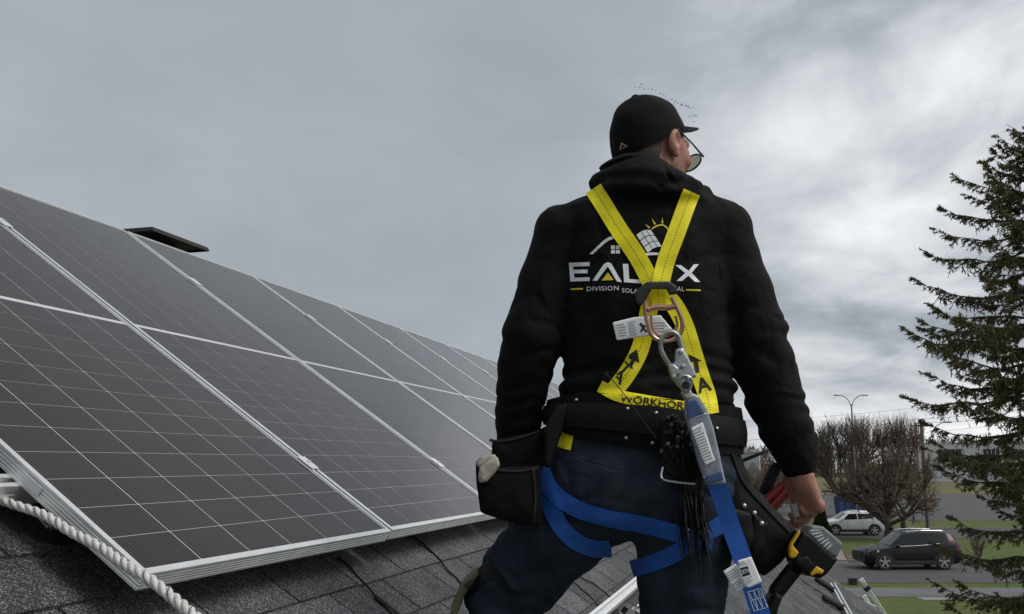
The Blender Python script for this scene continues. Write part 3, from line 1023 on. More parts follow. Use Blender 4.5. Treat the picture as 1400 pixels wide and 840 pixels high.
_st = [(0.0, .34, .72, .78, .78, .66), (.25, .25, .84, .90, .90, .78), (1.22, .22, 1.00, 1.04, .93, .80), (1.95, .22, 1.04, 1.64, .93, .70),
       (2.70, .22, 1.07, 1.70, .93, .70), (3.75, .22, 1.12, 1.68, .92, .68), (4.16, .26, 1.14, 1.58, .90, .66), (4.38, .32, 1.06, 1.24, .88, .70), (4.43, .40, .92, 1.00, .84, .70)]
_gl = [[(1.55, 1.06), (2.48, 1.10), (2.48, 1.59), (1.98, 1.54)], [(2.54, 1.10), (3.45, 1.18), (3.78, 1.42), (3.62, 1.54), (2.54, 1.60)]]
_tl = [(4.02, 1.30), (4.14, 1.30), (4.42, .98), (4.42, .86), (4.22, .86), (4.22, .98)]
_hl = [(.12, .70), (.62, .80), (.62, .88), (.22, .84)]
pc = ground(1240, 777.5)
rzc = YAW
dcar = pc - RIGHT * 2.21
car('parked_car', 'black crossover car with silver roof rails on the main road', 'car_black', _st, (.86, 3.56), .36, _gl,
    tuple(dcar + UP * .017), rzc + math.radians(1.5), tail=_tl, head=_hl)
_stw = [(0.0, .34, .70, .76, .76, .62), (.22, .25, .84, .92, .88, .76), (1.05, .22, .98, 1.04, .90, .78), (1.75, .22, 1.00, 1.50, .90, .64),
        (2.40, .22, 1.02, 1.56, .90, .64), (3.45, .22, 1.06, 1.50, .89, .62), (3.90, .26, 1.10, 1.32, .87, .60), (4.10, .32, 1.04, 1.10, .84, .64), (4.17, .40, .86, .90, .78, .64)]
_glw = [[(1.35, 1.02), (2.30, 1.05), (2.30, 1.42), (1.78, 1.40)], [(2.36, 1.05), (3.40, 1.12), (3.45, 1.30), (3.30, 1.40), (2.36, 1.43)]]
pw_ = ground(1137, 731.5)
car('parked_car', 'white crossover car half hidden behind the bare tree', 'car_white', _stw, (.80, 3.40), .34, _glw,
    tuple(pw_ - RIGHT * .8 + UP * .013), YAW, hw=.90, mirror_x=1.25, tail=[(3.9, 1.0), (4.12, 1.0), (4.14, .84), (3.95, .84)], head=_hl)

# blue skip on the parking lot
mat('blue_paint', (0.03, 0.06, 0.16), 0.5, noise=(3, 0.2))
b0 = ground(1172, 706); sk = empty('waste_container', b0, 'dark blue metal waste container behind the white car', 'container')
mb = MB(); w2 = 1.7
P = [(-w2, 0), (w2, 0), (w2 + .15, 1.7), (-w2 - .15, 1.7)]
mb.prism([b0 + RIGHT * x + UP * z - FWD * .7 for x, z in P], FWD * 1.4); put('bin', mb, 'blue_paint', sk)
for x in (-1.2, -.4, .4, 1.2):
    mb = MB(); mb.box(b0 + RIGHT * x - FWD * .74 + UP * .85, (.1, .08, 1.6), RIGHT, FWD, UP); put('rib', mb, 'blue_paint', sk)
mb = MB(); mb.box(b0 + UP * 1.74, (3.6, 1.5, .07), RIGHT, FWD, UP, bev=.02); put('lid', mb, 'blue_paint', sk)

# ------------------------------------------------------------------ poles, lamps, wires, signs, buildings
mat('pole_wood', (0.16, 0.135, 0.115), 0.9, noise=(4, 0.25))
mat('lamp_metal', (0.33, 0.35, 0.37), 0.45, 0.6)
mat('wall_pale', (0.60, 0.61, 0.625), 0.7, noise=(.3, 0.06))
mat('wall_grey', (0.36, 0.37, 0.38), 0.8, noise=(.3, 0.1))
mat('dark_open', (0.03, 0.033, 0.036), 0.4)
mat('sign_white', (0.75, 0.76, 0.77), 0.5)

D_ = gd(735); base = ground(1270, 735); top = at(1249.5, 573, D_)
up_ = empty('utility_pole', base, 'wooden utility pole with a curved lamp arm beside the bare tree', 'utility pole')
htop = top[2]
mb = MB(); mb.tube([base, base + UP * htop], [.15, .10], 8); put('pole', mb, 'pole_wood', up_, smooth=True)
mb = MB(); mb.tube([base - RIGHT * .42 + UP * (htop - 3.2), base - RIGHT * .34 + UP * (htop - .25)], .06, 6); put('conduit', mb, 'pole_wood', up_)
mb = MB(); mb.tube(catmull([base + UP * (htop - 1.7), base + RIGHT * .5 + UP * (htop - 1.3), base + RIGHT * .9 + UP * (htop - .55), base + RIGHT * 1.5 + UP * (htop - .2)], 14), .035, 6); put('lamp_arm', mb, 'lamp_metal', up_, smooth=True)
mb = MB(); mb.box(base + RIGHT * 1.75 + UP * (htop - .2), (.55, .2, .12), RIGHT, FWD, UP, bev=.04); put('lamp_head', mb, 'lamp_metal', up_)
mb = MB(); mb.box(base + UP * (htop - .45), (1.3, .09, .1), RIGHT, FWD, UP); put('crossarm', mb, 'pole_wood', up_)

D2 = 88.0; lt = at(1164, 553, D2); lb_ = lt * [1, 1, 0]
sl_o = empty('street_lamp', lb_, 'tall twin-armed grey street lamp behind the bare trees', 'street lamp')
mb = MB(); mb.tube([lb_, lb_ + UP * lt[2]], [.14, .07], 8); put('pole', mb, 'lamp_metal', sl_o, smooth=True)
for s in (-1, 1):
    mb = MB(); mb.tube(catmull([lt - UP * .3, lt + RIGHT * s * .25 + UP * .35, lt + RIGHT * s * .7 + UP * .75, lt + RIGHT * s * 1.15 + UP * .85], 12), .045, 6); put('arm', mb, 'lamp_metal', sl_o, smooth=True)
    mb = MB(); mb.box(lt + RIGHT * s * 1.32 + UP * .83, (.5, .22, .12), RIGHT, FWD, UP, bev=.04); put('lamp_head', mb, 'lamp_metal', sl_o)

wires = [((960, 606), (1249, 573.5), 62, .9), ((1249, 573.5), (1480, 545), 62, .9), ((1249, 579), (1480, 557), 62, .8), ((960, 578), (1249, 558), 95, 1.0),
         ((1249, 558), (1480, 532), 95, 1.0), ((1262, 592), (1480, 561), 80, .8)]
for i, (a, b_, d, sag) in enumerate(wires):
    p, q = at(*a, d), at(*b_, d); t = np.linspace(0, 1, 16)[:, None]
    P = p * (1 - t) + q * t - UP * (4 * sag * .25 * t * (1 - t))
    mb = MB(); mb.tube(P, .010, 4)
    tag(put('power_line', mb, 'cable', smooth=True), 'thin dark overhead power line strung across the sky by the poles', 'power line', 'overhead power lines')

sg = at(1147, 637, 96); sg0 = sg * [1, 1, 0]
so = empty('billboard_sign', sg0, 'small white tilted sign board on posts at the edge of the field', 'sign')
mb = MB(); mb.box(sg, (.75, .08, 1.35), RIGHT, FWD, UP); put('board', mb, 'sign_white', so)
for s in (-.3, .3):
    mb = MB(); mb.tube([sg0 + RIGHT * s + FWD * .08, sg0 + RIGHT * s + UP * (sg[2] + .5) + FWD * .08], .05, 6); put('post', mb, 'lamp_metal', so)


def building(name, label, pa, pb, d, ytop, dep, m, opens=(), roofm='wall_grey'):
    """left front corner seen at pa; the side wall runs along the line of sight, so the front comes nearer to the right"""
    a = at(pa, 633, d) * [1, 1, 0]; zt = at(pa, ytop, d)[2]
    sy = a - CAM * [1, 1, 0] + RIGHT * d * .04; sy /= np.linalg.norm(sy); sx = np.array([sy[1], -sy[0], 0])
    def along(px):                                  # distance along the front seen at column px
        r_, f_, u_ = ray(px, 633); dr = RIGHT * r_ + FWD * f_
        M = np.array([[dr[0], -sx[0]], [dr[1], -sx[1]]]); k = np.linalg.solve(M, (a - CAM)[:2]); return k[1]
    w = along(pb); c = a + sx * w / 2
    e = empty(name, c + sy * dep / 2, label, 'building')
    mb = MB(); mb.box(c + sy * dep / 2 + UP * zt / 2, (w, dep, zt), sx, sy, UP); put('wall', mb, m, e)
    mb = MB(); mb.box(c + sy * dep / 2 + UP * (zt + .12), (w + .3, dep + .3, .24), sx, sy, UP); put('roof', mb, roofm, e)
    for (x0, x1, z0, z1) in opens:
        w0, w1 = along(x0), along(x1); q = a + sx * (w0 + w1) / 2 + UP * (z0 + z1) / 2
        mb = MB(); mb.box(q, (w1 - w0, .14, z1 - z0), sx, sy, UP); wn = put('window', mb, 'dark_open', e)
        mb = MB(); nn = 4
        for i in range(nn + 1): mb.box(a + sx * (w0 + (w1 - w0) * i / nn) + UP * (z0 + z1) / 2 - sy * .1, (.10, .08, z1 - z0), sx, sy, UP)
        put('window_frame', mb, m, wn)
    return e, c, zt


building('warehouse', 'low pale blue-grey warehouse with a long dark window behind the spruce', 1256, 1420, 250, 607, 40, 'wall_pale', [(1283, 1316, 5.2, 8.2), (1345, 1368, 5.2, 8.2)])
building('warehouse', 'far grey flat-roofed building at the horizon beside the tool belt', 1010, 1038, 190, 619, 12, 'wall_grey', [(1013, 1018, 3.2, 4.8), (1026, 1032, 3.2, 4.8)])
a = at(1024, 618, 190)
an = empty('antenna_mast', a + FWD * 3, 'thin pale mast on the roof of the far grey building', 'mast')
mb = MB(); mb.tube([a + FWD * 3, a + FWD * 3 + UP * 1.4], .28, 6); mb.tube([a + FWD * 3 + UP * 1.4, a + FWD * 3 + UP * 2.4], .12, 6); put('mast', mb, 'lamp_metal', an)

# small dark drain boxes at the verge
b1 = ground(1166, 799.5); dbx = empty('verge_box', b1, 'small black box standing on the verge by the road', 'box')
mb = MB(); mb.box(b1 + UP * .11, (.30, .26, .22), RIGHT, FWD, UP, bev=.03); put('body', mb, 'black_plastic', dbx)
mb = MB(); mb.box(b1 + UP * .235, (.33, .29, .03), RIGHT, FWD, UP); put('lid', mb, 'cladding', dbx)

# ------------------------------------------------------------------ trees
mat('bark', (0.085, 0.068, 0.055), 0.95, noise=(3, 0.3))
mat('twig_red', (0.155, 0.108, 0.085), 0.95, island=0.35)
mat('twig_grey', (0.13, 0.105, 0.085), 0.95, island=0.35)
mat('twig_brown', (0.115, 0.085, 0.062), 0.95, island=0.4)
mat('needles', (0.140, 0.132, 0.062), 0.8, spec=0.25, island=0.5)
mat('cedar', (0.030, 0.045, 0.016), 0.85, spec=0.2, island=0.45)
mat('woods', (0.105, 0.083, 0.066), 0.95, island=0.4)


def tubes(segs, n):
    """segs: array (m, 8) p0 p1 r0 r1 -> one mesh of open tapered tubes"""
    segs = np.asarray(segs); p0, p1, r0, r1 = segs[:, :3], segs[:, 3:6], segs[:, 6], segs[:, 7]
    T = p1 - p0; T /= np.linalg.norm(T, axis=1)[:, None] + 1e-9
    ref = np.where(abs(T[:, 2:3]) < .9, [[0, 0, 1.0]], [[1.0, 0, 0]])
    A = np.cross(T, ref); A /= np.linalg.norm(A, axis=1)[:, None]; B = np.cross(T, A)
    V = []
    for (p, r) in ((p0, r0), (p1, r1)):
        for j in range(n):
            q = 2 * math.pi * j / n
            V.append(p + r[:, None] * (math.cos(q) * A + math.sin(q) * B))
    V = np.stack(V, 1); m = len(segs)
    Fq = np.array([(j, (j + 1) % n, n + (j + 1) % n, n + j) for j in range(n)])
    Q = (Fq[None] + (np.arange(m) * 2 * n)[:, None, None]).reshape(-1, 4)
    return V.reshape(-1, 3), Q


def grow(R, p, d, ln, r, depth, thick, thin, spread=.5, upw=.15, nb=(2, 4), short=.72, minr=.006):
    steps = 3; pts = [p]
    for i in range(steps):
        d = d + R.normal(0, .14, 3) + np.array([0, 0, upw * .3]); d /= np.linalg.norm(d)
        pts.append(pts[-1] + d * ln / steps)
    for i in range(steps):
        ra = r * (1 - .3 * i / steps); rb_ = r * (1 - .3 * (i + 1) / steps)
        (thick if r > .03 else thin).append((*pts[i], *pts[i + 1], ra, rb_))
    if depth == 0: return
    for i in range(R.integers(*nb) + 1):
        t = R.uniform(.35, 1); k = min(steps - 1, int(t * steps)); q = pts[k] + (pts[k + 1] - pts[k]) * (t * steps - k)
        nd_ = d + R.normal(0, spread, 3) + np.array([0, 0, upw]); nd_ /= np.linalg.norm(nd_)
        grow(R, q, nd_, ln * short * R.uniform(.75, 1.15), max(minr, r * R.uniform(.5, .68)), depth - 1, thick, thin, spread, upw, nb, short, minr)


def bare_tree(name, label, base, h, r0, seed, limbs, depth, tw, shoots=0, spread=.5, upw=.15, minr=.008, width=.6, cat='tree', group='bare trees', nb=(2, 4)):
    R = np.random.default_rng(seed); thick = []; thin = []
    base = np.asarray(base, float); th = h * .18
    pts = [base, base + UP * th * .5 + R.normal(0, .05, 3) * [1, 1, 0], base + UP * th]
    for i in range(2): thick.append((*pts[i], *pts[i + 1], r0 * (1.25 - .2 * i), r0 * (1.05 - .2 * i)))
    for i in range(limbs):
        a = 2 * math.pi * i / limbs + R.normal(0, .3); el = R.uniform(.45, 1.35)
        d = np.array([math.cos(a) * math.cos(el) * width * 1.6, math.sin(a) * math.cos(el) * width * 1.6, math.sin(el)]); d /= np.linalg.norm(d)
        grow(R, pts[-1] - UP * R.uniform(0, th * .4), d, h * .30 * R.uniform(.8, 1.15), r0 * R.uniform(.45, .65), depth, thick, thin, spread, upw, nb=nb, minr=minr)
    if shoots:                                  # dense upright shoots from the pollarded heads
        heads = [base + UP * h * .74 + RIGHT * x + FWD * y for x, y in ((-1.4, .2), (1.0, -.2), (.2, .5), (2.1, .2))]
        for hd, wgt in zip(heads, (.8, 1.0, .5, .35)):
            tr = catmull([base + UP * th, base + UP * h * .45 + (hd - base) * [.6, .6, 0], hd], 7)
            for i in range(6): thick.append((*tr[i], *tr[i + 1], r0 * (.5 - .04 * i), r0 * (.46 - .04 * i)))
            for i in range(int(shoots * wgt)):
                d = UP + R.normal(0, .30, 3) * [1, 1, .2]; d /= np.linalg.norm(d)
                s = hd + R.normal(0, .28, 3) * [1, 1, .6]; l = h * .23 * R.uniform(.5, 1.1); d2 = d + R.normal(0, .12, 3)
                thin.append((*s, *(s + d * l * .5), .016, .011)); thin.append((*(s + d * l * .5), *(s + d * l * .5 + d2 * l * .5), .011, .005))
    t = empty(name, base, label, cat, group)
    V, Q = tubes(thick, 7); put('trunk', (V, Q), 'bark', t, smooth=True, sharp=60)
    V, Q = tubes(thin, 3); put('crown', (V, Q), tw, t)
    return t


bare_tree('bare_tree', 'broad bare tree with reddish upright shoots on its cut-back crown, behind the black car', ground(1214, 739), 8.0, .25, 3, 9, 5, 'twig_red', shoots=330, minr=.006, width=.75, spread=.52, nb=(2, 4))
bare_tree('bare_tree', 'second bare trunk close behind the reddish cut-back tree', ground(1236, 726), 5.6, .18, 5, 6, 4, 'twig_red', minr=.0065, width=.9, spread=.55)
bare_tree('bare_tree', 'slender pale bare tree with fine spreading twigs beside the sleeve', ground(1152, 706), 11.5, .22, 11, 8, 4, 'twig_grey', minr=.009, width=.45, spread=.38, upw=.3, nb=(3, 4))
bare_tree('bare_bush', 'brown leafless bush behind the tool belt and sleeve', ground(1042, 690), 6.6, .14, 21, 18, 3, 'twig_brown', minr=.014, width=1.2, spread=.6, cat='bush', group='leafless bushes')
for i, (x, y, h, sd_) in enumerate(((1018, 692, 6.4, 31), (1068, 694, 6.8, 33), (1000, 690, 6, 34), (975, 690, 6, 35), (1030, 700, 5.2, 36), (1056, 701, 5.0, 37))):
    bare_tree('bare_bush', 'brown leafless bush in the thicket behind the tool belt and sleeve', ground(x, y), h, .12, sd_, 18, 3, 'twig_brown', minr=.014, width=1.2, spread=.6, cat='bush', group='leafless bushes')
o_ = [o for o in C.objects if o.name.startswith('bare_bush') and o.parent is None]
for o in o_: o['label'] = 'brown leafless bush in the thicket behind the tool belt and sleeve'
bare_tree('bare_shrub', 'small twiggy leafless shrub in front of the spruce, by the road', ground(1338, 772), 1.9, .05, 41, 12, 2, 'twig_grey', minr=.010, width=.8, spread=.4, upw=.3, cat='shrub')

# cedar: a cone of small upright sprays
def cedar(px, py, h, w):
    b = ground(px, py); t = empty('cedar_shrub', b, 'narrow dark green cedar shrub beside the hand', 'shrub')
    mb = MB(); mb.tube([b, b + UP * h * .8], [.06, .02], 6); put('trunk', mb, 'bark', t)
    R = np.random.default_rng(9); n = 5000
    z = R.uniform(.02, 1, n); a = R.uniform(0, 6.283, n); rr = w * (1 - z ** 1.6) * R.uniform(.45, 1.05, n) * (1 + .15 * np.sin(a * 3 + z * 9))
    c = b + np.stack([np.cos(a) * rr, np.sin(a) * rr, z * h], 1)
    d = np.stack([np.cos(a) * .35, np.sin(a) * .35, np.ones(n)], 1) + R.normal(0, .3, (n, 3)); d /= np.linalg.norm(d, axis=1)[:, None]
    e = np.cross(d, R.normal(0, 1, (n, 3))); e /= np.linalg.norm(e, axis=1)[:, None]
    V = np.stack([c - e * .02, c + e * .02, c + d * .16 + e * .012, c + d * .16 - e * .012], 1).reshape(-1, 3)
    put('crown', (V, np.arange(len(V)).reshape(-1, 4)), 'cedar', t)
cedar(1124, 739, 2.3, .55)


def spruce(px, d, prof, H, seed):
    R = np.random.default_rng(seed)
    b = at(px, 633, d) * [1, 1, 0]
    t = empty('spruce_tree', b, 'tall dark green spruce with drooping branches in front of the road', 'tree')
    zs = np.linspace(0, H, 24)
    mb = MB(); mb.tube(b + np.stack([R.normal(0, .02, 24), R.normal(0, .02, 24), zs], 1), .24 * (1 - zs / H) ** .8 + .015, 10); put('trunk', mb, 'bark', t, smooth=True)
    limbs = []; nc = []; ndv = []
    z = .9
    pz, pr = np.array(prof).T
    while z < H - .1:
        nb = R.integers(4, 6) if z < H * .9 else 4
        a0 = R.uniform(0, 6.28)
        for i in range(nb):
            zz = z + R.uniform(-.12, .12)
            L_ = np.interp(zz, pz, pr) * R.choice([R.uniform(.45, .8), R.uniform(.8, 1.03)], p=[.45, .55])
            a = a0 + 6.283 * i / nb + R.normal(0, .22)
            out = np.array([math.cos(a), math.sin(a), 0])
            dr = -.30 * (1 - zz / H) - .02 + (.55 * max(0, zz / H - .75) / .25)
            n = 12; s = np.linspace(0, 1, n)
            P = b + UP * zz + out * (L_ * s)[:, None] + UP * (L_ * (dr * s + .30 * (s ** 3) * (1 - .3 * zz / H)))[:, None] + np.cumsum(R.normal(0, .012 * L_, (n, 3)), 0)
            for k in range(n - 1): limbs.append((*P[k], *P[k + 1], .035 * (1 - s[k]) * L_ / 3 + .006, .035 * (1 - s[k + 1]) * L_ / 3 + .005))
            side = np.array([-out[1], out[0], 0])
            m = max(10, int(L_ * 19))
            for q in range(m):
                tt = R.uniform(.12, 1) ** .8; k = min(n - 2, int(tt * (n - 1))); c = P[k] + (P[k + 1] - P[k]) * (tt * (n - 1) - k)
                l = (.16 + .30 * L_ * (1 - tt) * .6) * R.uniform(.5, 1.2)
                dd = side * R.choice([-1, 1]) * R.uniform(.35, 1) + out * R.uniform(.3, .9) - UP * R.uniform(0, .75) * (1 - .5 * zz / H)
                if tt > .9: dd = out + UP * .35 + R.normal(0, .3, 3)
                dd /= np.linalg.norm(dd)
                e = c + dd * l - UP * .12 * l
                limbs.append((*c, *e, .007, .003))
                ns = int(14 + l * 60)
                u = R.uniform(0, 1, ns)[:, None]
                nc.append(c + (e - c) * u)
                dv = dd * .8 + R.normal(0, .55, (ns, 3)); ndv.append(dv / np.linalg.norm(dv, axis=1)[:, None])
                if l > .3:                       # hanging twiglets
                    for w in range(int(l * 7)):
                        u = R.uniform(.2, 1); c2 = c + (e - c) * u; d2 = -UP * R.uniform(.5, 1) + R.normal(0, .35, 3); l2 = R.uniform(.08, .28)
                        e2 = c2 + d2 * l2; limbs.append((*c2, *e2, .004, .002))
                        ns = 9; uu = R.uniform(0, 1, ns)[:, None]; nc.append(c2 + (e2 - c2) * uu)
                        dv = d2 * .8 + R.normal(0, .5, (ns, 3)); ndv.append(dv / np.linalg.norm(dv, axis=1)[:, None])
        z += R.uniform(.26, .42) if z < H * .8 else R.uniform(.13, .22)
    # leader shoots
    for q in range(14):
        c = b + UP * (H - 1.4 * R.uniform(0, 1)) + R.normal(0, .1, 3); dd = UP + R.normal(0, .3, 3); l = .35; e = c + dd * l
        u = R.uniform(0, 1, 24)[:, None]; nc.append(c + (e - c) * u); dv = dd + R.normal(0, .5, (24, 3)); ndv.append(dv / np.linalg.norm(dv, axis=1)[:, None])
    V, Q = tubes(limbs, 4); put('branch', (V, Q), 'bark', t)
    c = np.concatenate(nc); dv = np.concatenate(ndv); n = len(c)
    e = np.cross(dv, R.normal(0, 1, (n, 3))); e /= np.linalg.norm(e, axis=1)[:, None]
    l = R.uniform(.05, .10, n)[:, None]; w = R.uniform(.009, .016, n)[:, None]; print('needles', n)
    V = np.stack([c - e * w, c + e * w, c + dv * l + e * w * .4, c + dv * l - e * w * .4], 1).reshape(-1, 3)
    put('crown', (V, np.arange(len(V)).reshape(-1, 4)), 'needles', t)


spruce(1450, 24.5, [(0.5, 3.2), (2.0, 3.4), (4.0, 3.2), (6.0, 4.0), (8.2, 4.1), (9.2, 3.5), (10.1, 3.1), (11.0, 2.5), (12.1, 1.7), (13.1, .6)], 13.5, 4)

# distant leafless woods along the horizon
R = np.random.default_rng(77); n = 5200
s_ = R.uniform(-320, 640, n); d_ = R.uniform(330, 430, n); h_ = R.uniform(9, 12.2, n) + 3.0 * np.sin(s_ * .045) * .5 + np.clip((s_ - 60) * .015, 0, 3.2)
VV = []
for i in range(n):
    b = street(s_[i], d_[i]); h = h_[i]; m = 60
    z = R.uniform(.0, 1, m); a = R.uniform(0, 6.28, m); rr = np.sqrt(R.uniform(0, 1, m)) * h * .30 * np.sin(np.clip(z, .08, .97) * 3.0) ** .6
    c = b + RIGHT * (np.cos(a) * rr)[:, None] + FWD * (np.sin(a) * rr)[:, None] + UP * (z * h)[:, None]
    dv = UP + R.normal(0, .6, (m, 3)); e = RIGHT * R.normal(0, .8, (m, 1)) + FWD * R.normal(0, .8, (m, 1))
    l = R.uniform(.4, 1.1, (m, 1)); w = R.uniform(.05, .3, (m, 1))
    VV.append(np.stack([c - e * w, c + e * w, c + dv * l], 1))
VV = np.concatenate(VV).reshape(-1, 3)
o = put('distant_woods', (VV, np.arange(len(VV)).reshape(-1, 3)), 'woods', local=True)
tag(o, 'brown leafless woods along the far horizon', 'woods', kind='stuff')
# rough hedge of brush on the rise in front of the woods
n = 16000; s_ = R.uniform(-320, 640, n); d_ = R.uniform(300, 332, n)
b = CAM * [1, 1, 0] + RIGHT * s_[:, None] + FWD * d_[:, None]; z = R.uniform(0, 2.6, (n, 1)); c = b + UP * z
e = RIGHT * R.normal(0, .7, (n, 1)); dv = UP * R.uniform(.4, 1.4, (n, 1)) + RIGHT * R.normal(0, .4, (n, 1))
VV = np.stack([c - e, c + e, c + dv], 1).reshape(-1, 3)
o = put('field_hedge', (VV, np.arange(len(VV)).reshape(-1, 3)), 'twig_brown', local=True)
tag(o, 'low brown brush along the far edge of the field', 'brush', kind='stuff')

# ------------------------------------------------------------------ birds
mat('bird_dark', (0.03, 0.03, 0.032), 0.9)
bmb = MB()
t = np.linspace(0, 1, 7); bmb.tube([(x, 0, .02 * math.sin(x * 5)) for x in (t - .5) * .9], [.02, .06, .09, .09, .07, .035, .012], 6)
for s in (-1, 1):
    bmb.add([(-.12, 0, .04), (.16, 0, .04), (.10, s * .4, .18), (-.06, s * .4, .18), (.0, s * .85, .08), (-.05, s * .85, .08)], [(0, 1, 2, 3), (3, 2, 4, 5)])
bird_me = mesh_from('bird', bmb.verts(), bmb.f); bird_me.materials.append(MATS['bird_dark'])
z1 = lambda x, y: (780 + x / 4.2, 100 + y / 4.2)
bp_ = [(372, 85), (398, 84), (407, 66), (423, 92), (447, 93), (470, 96), (488, 104), (513, 117), (533, 124), (545, 133), (560, 150), (582, 152), (594, 178), (601, 164),
       (617, 172), (638, 180), (640, 186), (656, 186), (664, 188), (672, 192), (680, 195), (686, 203), (704, 199), (683, 252), (697, 241), (709, 248), (716, 246), (724, 250), (709, 280)]
for x, y in bp_:
    p = at(*z1(x, y), 260 + rng.uniform(-8, 8))
    o = link('bird', bird_me, None); o.location = p; o.rotation_euler = (rng.normal(0, .35), rng.normal(0, .15), YAW + rng.normal(0, .3)); o.scale = [rng.uniform(.55, .8)] * 3
    tag(o, 'tiny dark bird flying in a long line above the cap', 'bird', 'birds flying in a line')
# ------------------------------------------------------------------ the person: frame and tools
D0 = 2.37                                    # level distance from the camera to the middle of the body


def L3(px, py, dy=0.0):                       # local (right, forward, up) offset from the camera
    r, f, u = ray(px, py); s = (D0 + dy) / f
    return np.array([r * s, D0 + dy, u * s])


def towld(P):
    P = np.asarray(P)
    return CAM + P[..., 0:1] * RIGHT + P[..., 1:2] * FWD + P[..., 2:3] * UP


def mpx(p, dy=0.0): return p * (D0 + dy) / F / 0.99   # photograph pixels to metres at the body


def tolocal(W):
    q = np.asarray(W) - CAM
    return np.stack([q @ RIGHT, q @ FWD, q @ UP], -1)


def chain(P, pts, k=.02):
    d = None
    for a, b in zip(pts[:-1], pts[1:]):
        c = cone(P, a[0], b[0], a[1], b[1]); d = c if d is None else smin(d, c, k)
    return d


def bounds(pts, pad):
    A_ = np.array([p for p, r in pts]); return A_.min(0) - pad, A_.max(0) + pad


def sdfmesh(lo, hi, h, fn, sm=1):
    P = gridpts(lo, hi, h); d = fn(P)
    V, Q = surfnet(d, lo, h)
    if sm: V = smoothmesh(V, Q, sm, .5)
    return V, Q


CASTERS = {}


def add_caster(name, Vw, Q): CASTERS[name] = BVHTree.FromPolygons([Vector(v) for v in Vw], [tuple(int(i) for i in f) for f in Q])


def hit(px, py, names):
    a = (px - 700) / F; b = (py - 420) / F
    d = RIGHT * a + (FWD * CP + UP * SP) + b * (FWD * SP - UP * CP)
    dn = Vector(d / np.linalg.norm(d)); best = None
    for n in names:
        h = CASTERS[n].ray_cast(Vector(CAM), dn)
        if h[0] is not None and (best is None or h[3] < best[3]): best = h
    return best, np.array(dn)


# materials
mat('hoodie_black', (0.0046, 0.0043, 0.0046), 0.82, spec=0.14, sheen=0.016, noise=(25, 0.3, 6), bump=(22, .75, .010))
mat('denim', (0.0200, 0.0275, 0.0410), 0.9, spec=0.15, noise=(13, 0.45, 7), col2=(0.0360, 0.0440, 0.0580), noise2=(8, .48, .78), bump=(30, .6, .006))
mat('denim_worn', (0.0200, 0.0270, 0.0400), 0.9, spec=0.15, noise=(14, 0.4, 7), bump=(700, .3, .0007))
mat('cap_black', (0.0045, 0.0045, 0.005), 0.85, spec=0.14, sheen=0.01, noise=(30, 0.2, 5), bump=(900, .2, .0006))
mat('skin', (0.36, 0.175, 0.125), 0.5, spec=0.35, noise=(38, 0.13, 5), col2=(0.46, 0.19, 0.15), noise2=(22, .45, .65), bump=(170, .35, .0015))
for m_ in ('skin',):
    b = MATS[m_].node_tree.nodes['Principled BSDF']
    b.inputs['Subsurface Weight'].default_value = 0.12; b.inputs['Subsurface Radius'].default_value = (.01, .004, .002); b.inputs['Subsurface Scale'].default_value = .3
mat('hair_short', (0.085, 0.062, 0.052), 0.9, spec=0.2, noise=(260, 0.75, 3), bump=(700, .8, .001))
mat('beard', (0.25, 0.135, 0.10), 0.8, spec=0.2, noise=(420, 0.6, 2))
mat('leather_black', (0.0052, 0.0050, 0.0052), 0.60, spec=0.22, noise=(18, 0.4, 6), bump=(160, .35, .001))
mat('leather_edge', (0.009, 0.0088, 0.009), 0.55, spec=0.35, noise=(30, 0.3, 6))
mat('nylon_worn', (0.0055, 0.0052, 0.0052), 0.85, spec=0.15, col2=(0.013, 0.012, 0.011), noise2=(22, .5, .75), bump=(500, .4, .0008))
mat('steel_rivet', (0.5, 0.5, 0.5), 0.35, 1.0)
mat('boot', (0.05, 0.035, 0.022), 0.7, noise=(20, 0.3))
mat('print_white', (0.82, 0.84, 0.86), 0.7, noise=(60, 0.06))
mat('print_yellow', (0.80, 0.65, 0.03), 0.7)
mat('print_black', (0.01, 0.01, 0.01), 0.7)
mat('print_gold', (0.35, 0.29, 0.18), 0.6)
mat('glass_frame', (0.008, 0.008, 0.008), 0.35)
mat('lens_tint', (0.50, 0.52, 0.38), 0.06, spec=0.5, trans=0.75)
mat('glove_cloth', (0.42, 0.37, 0.30), 0.95, noise=(60, 0.3, 5), bump=(260, .8, .002))


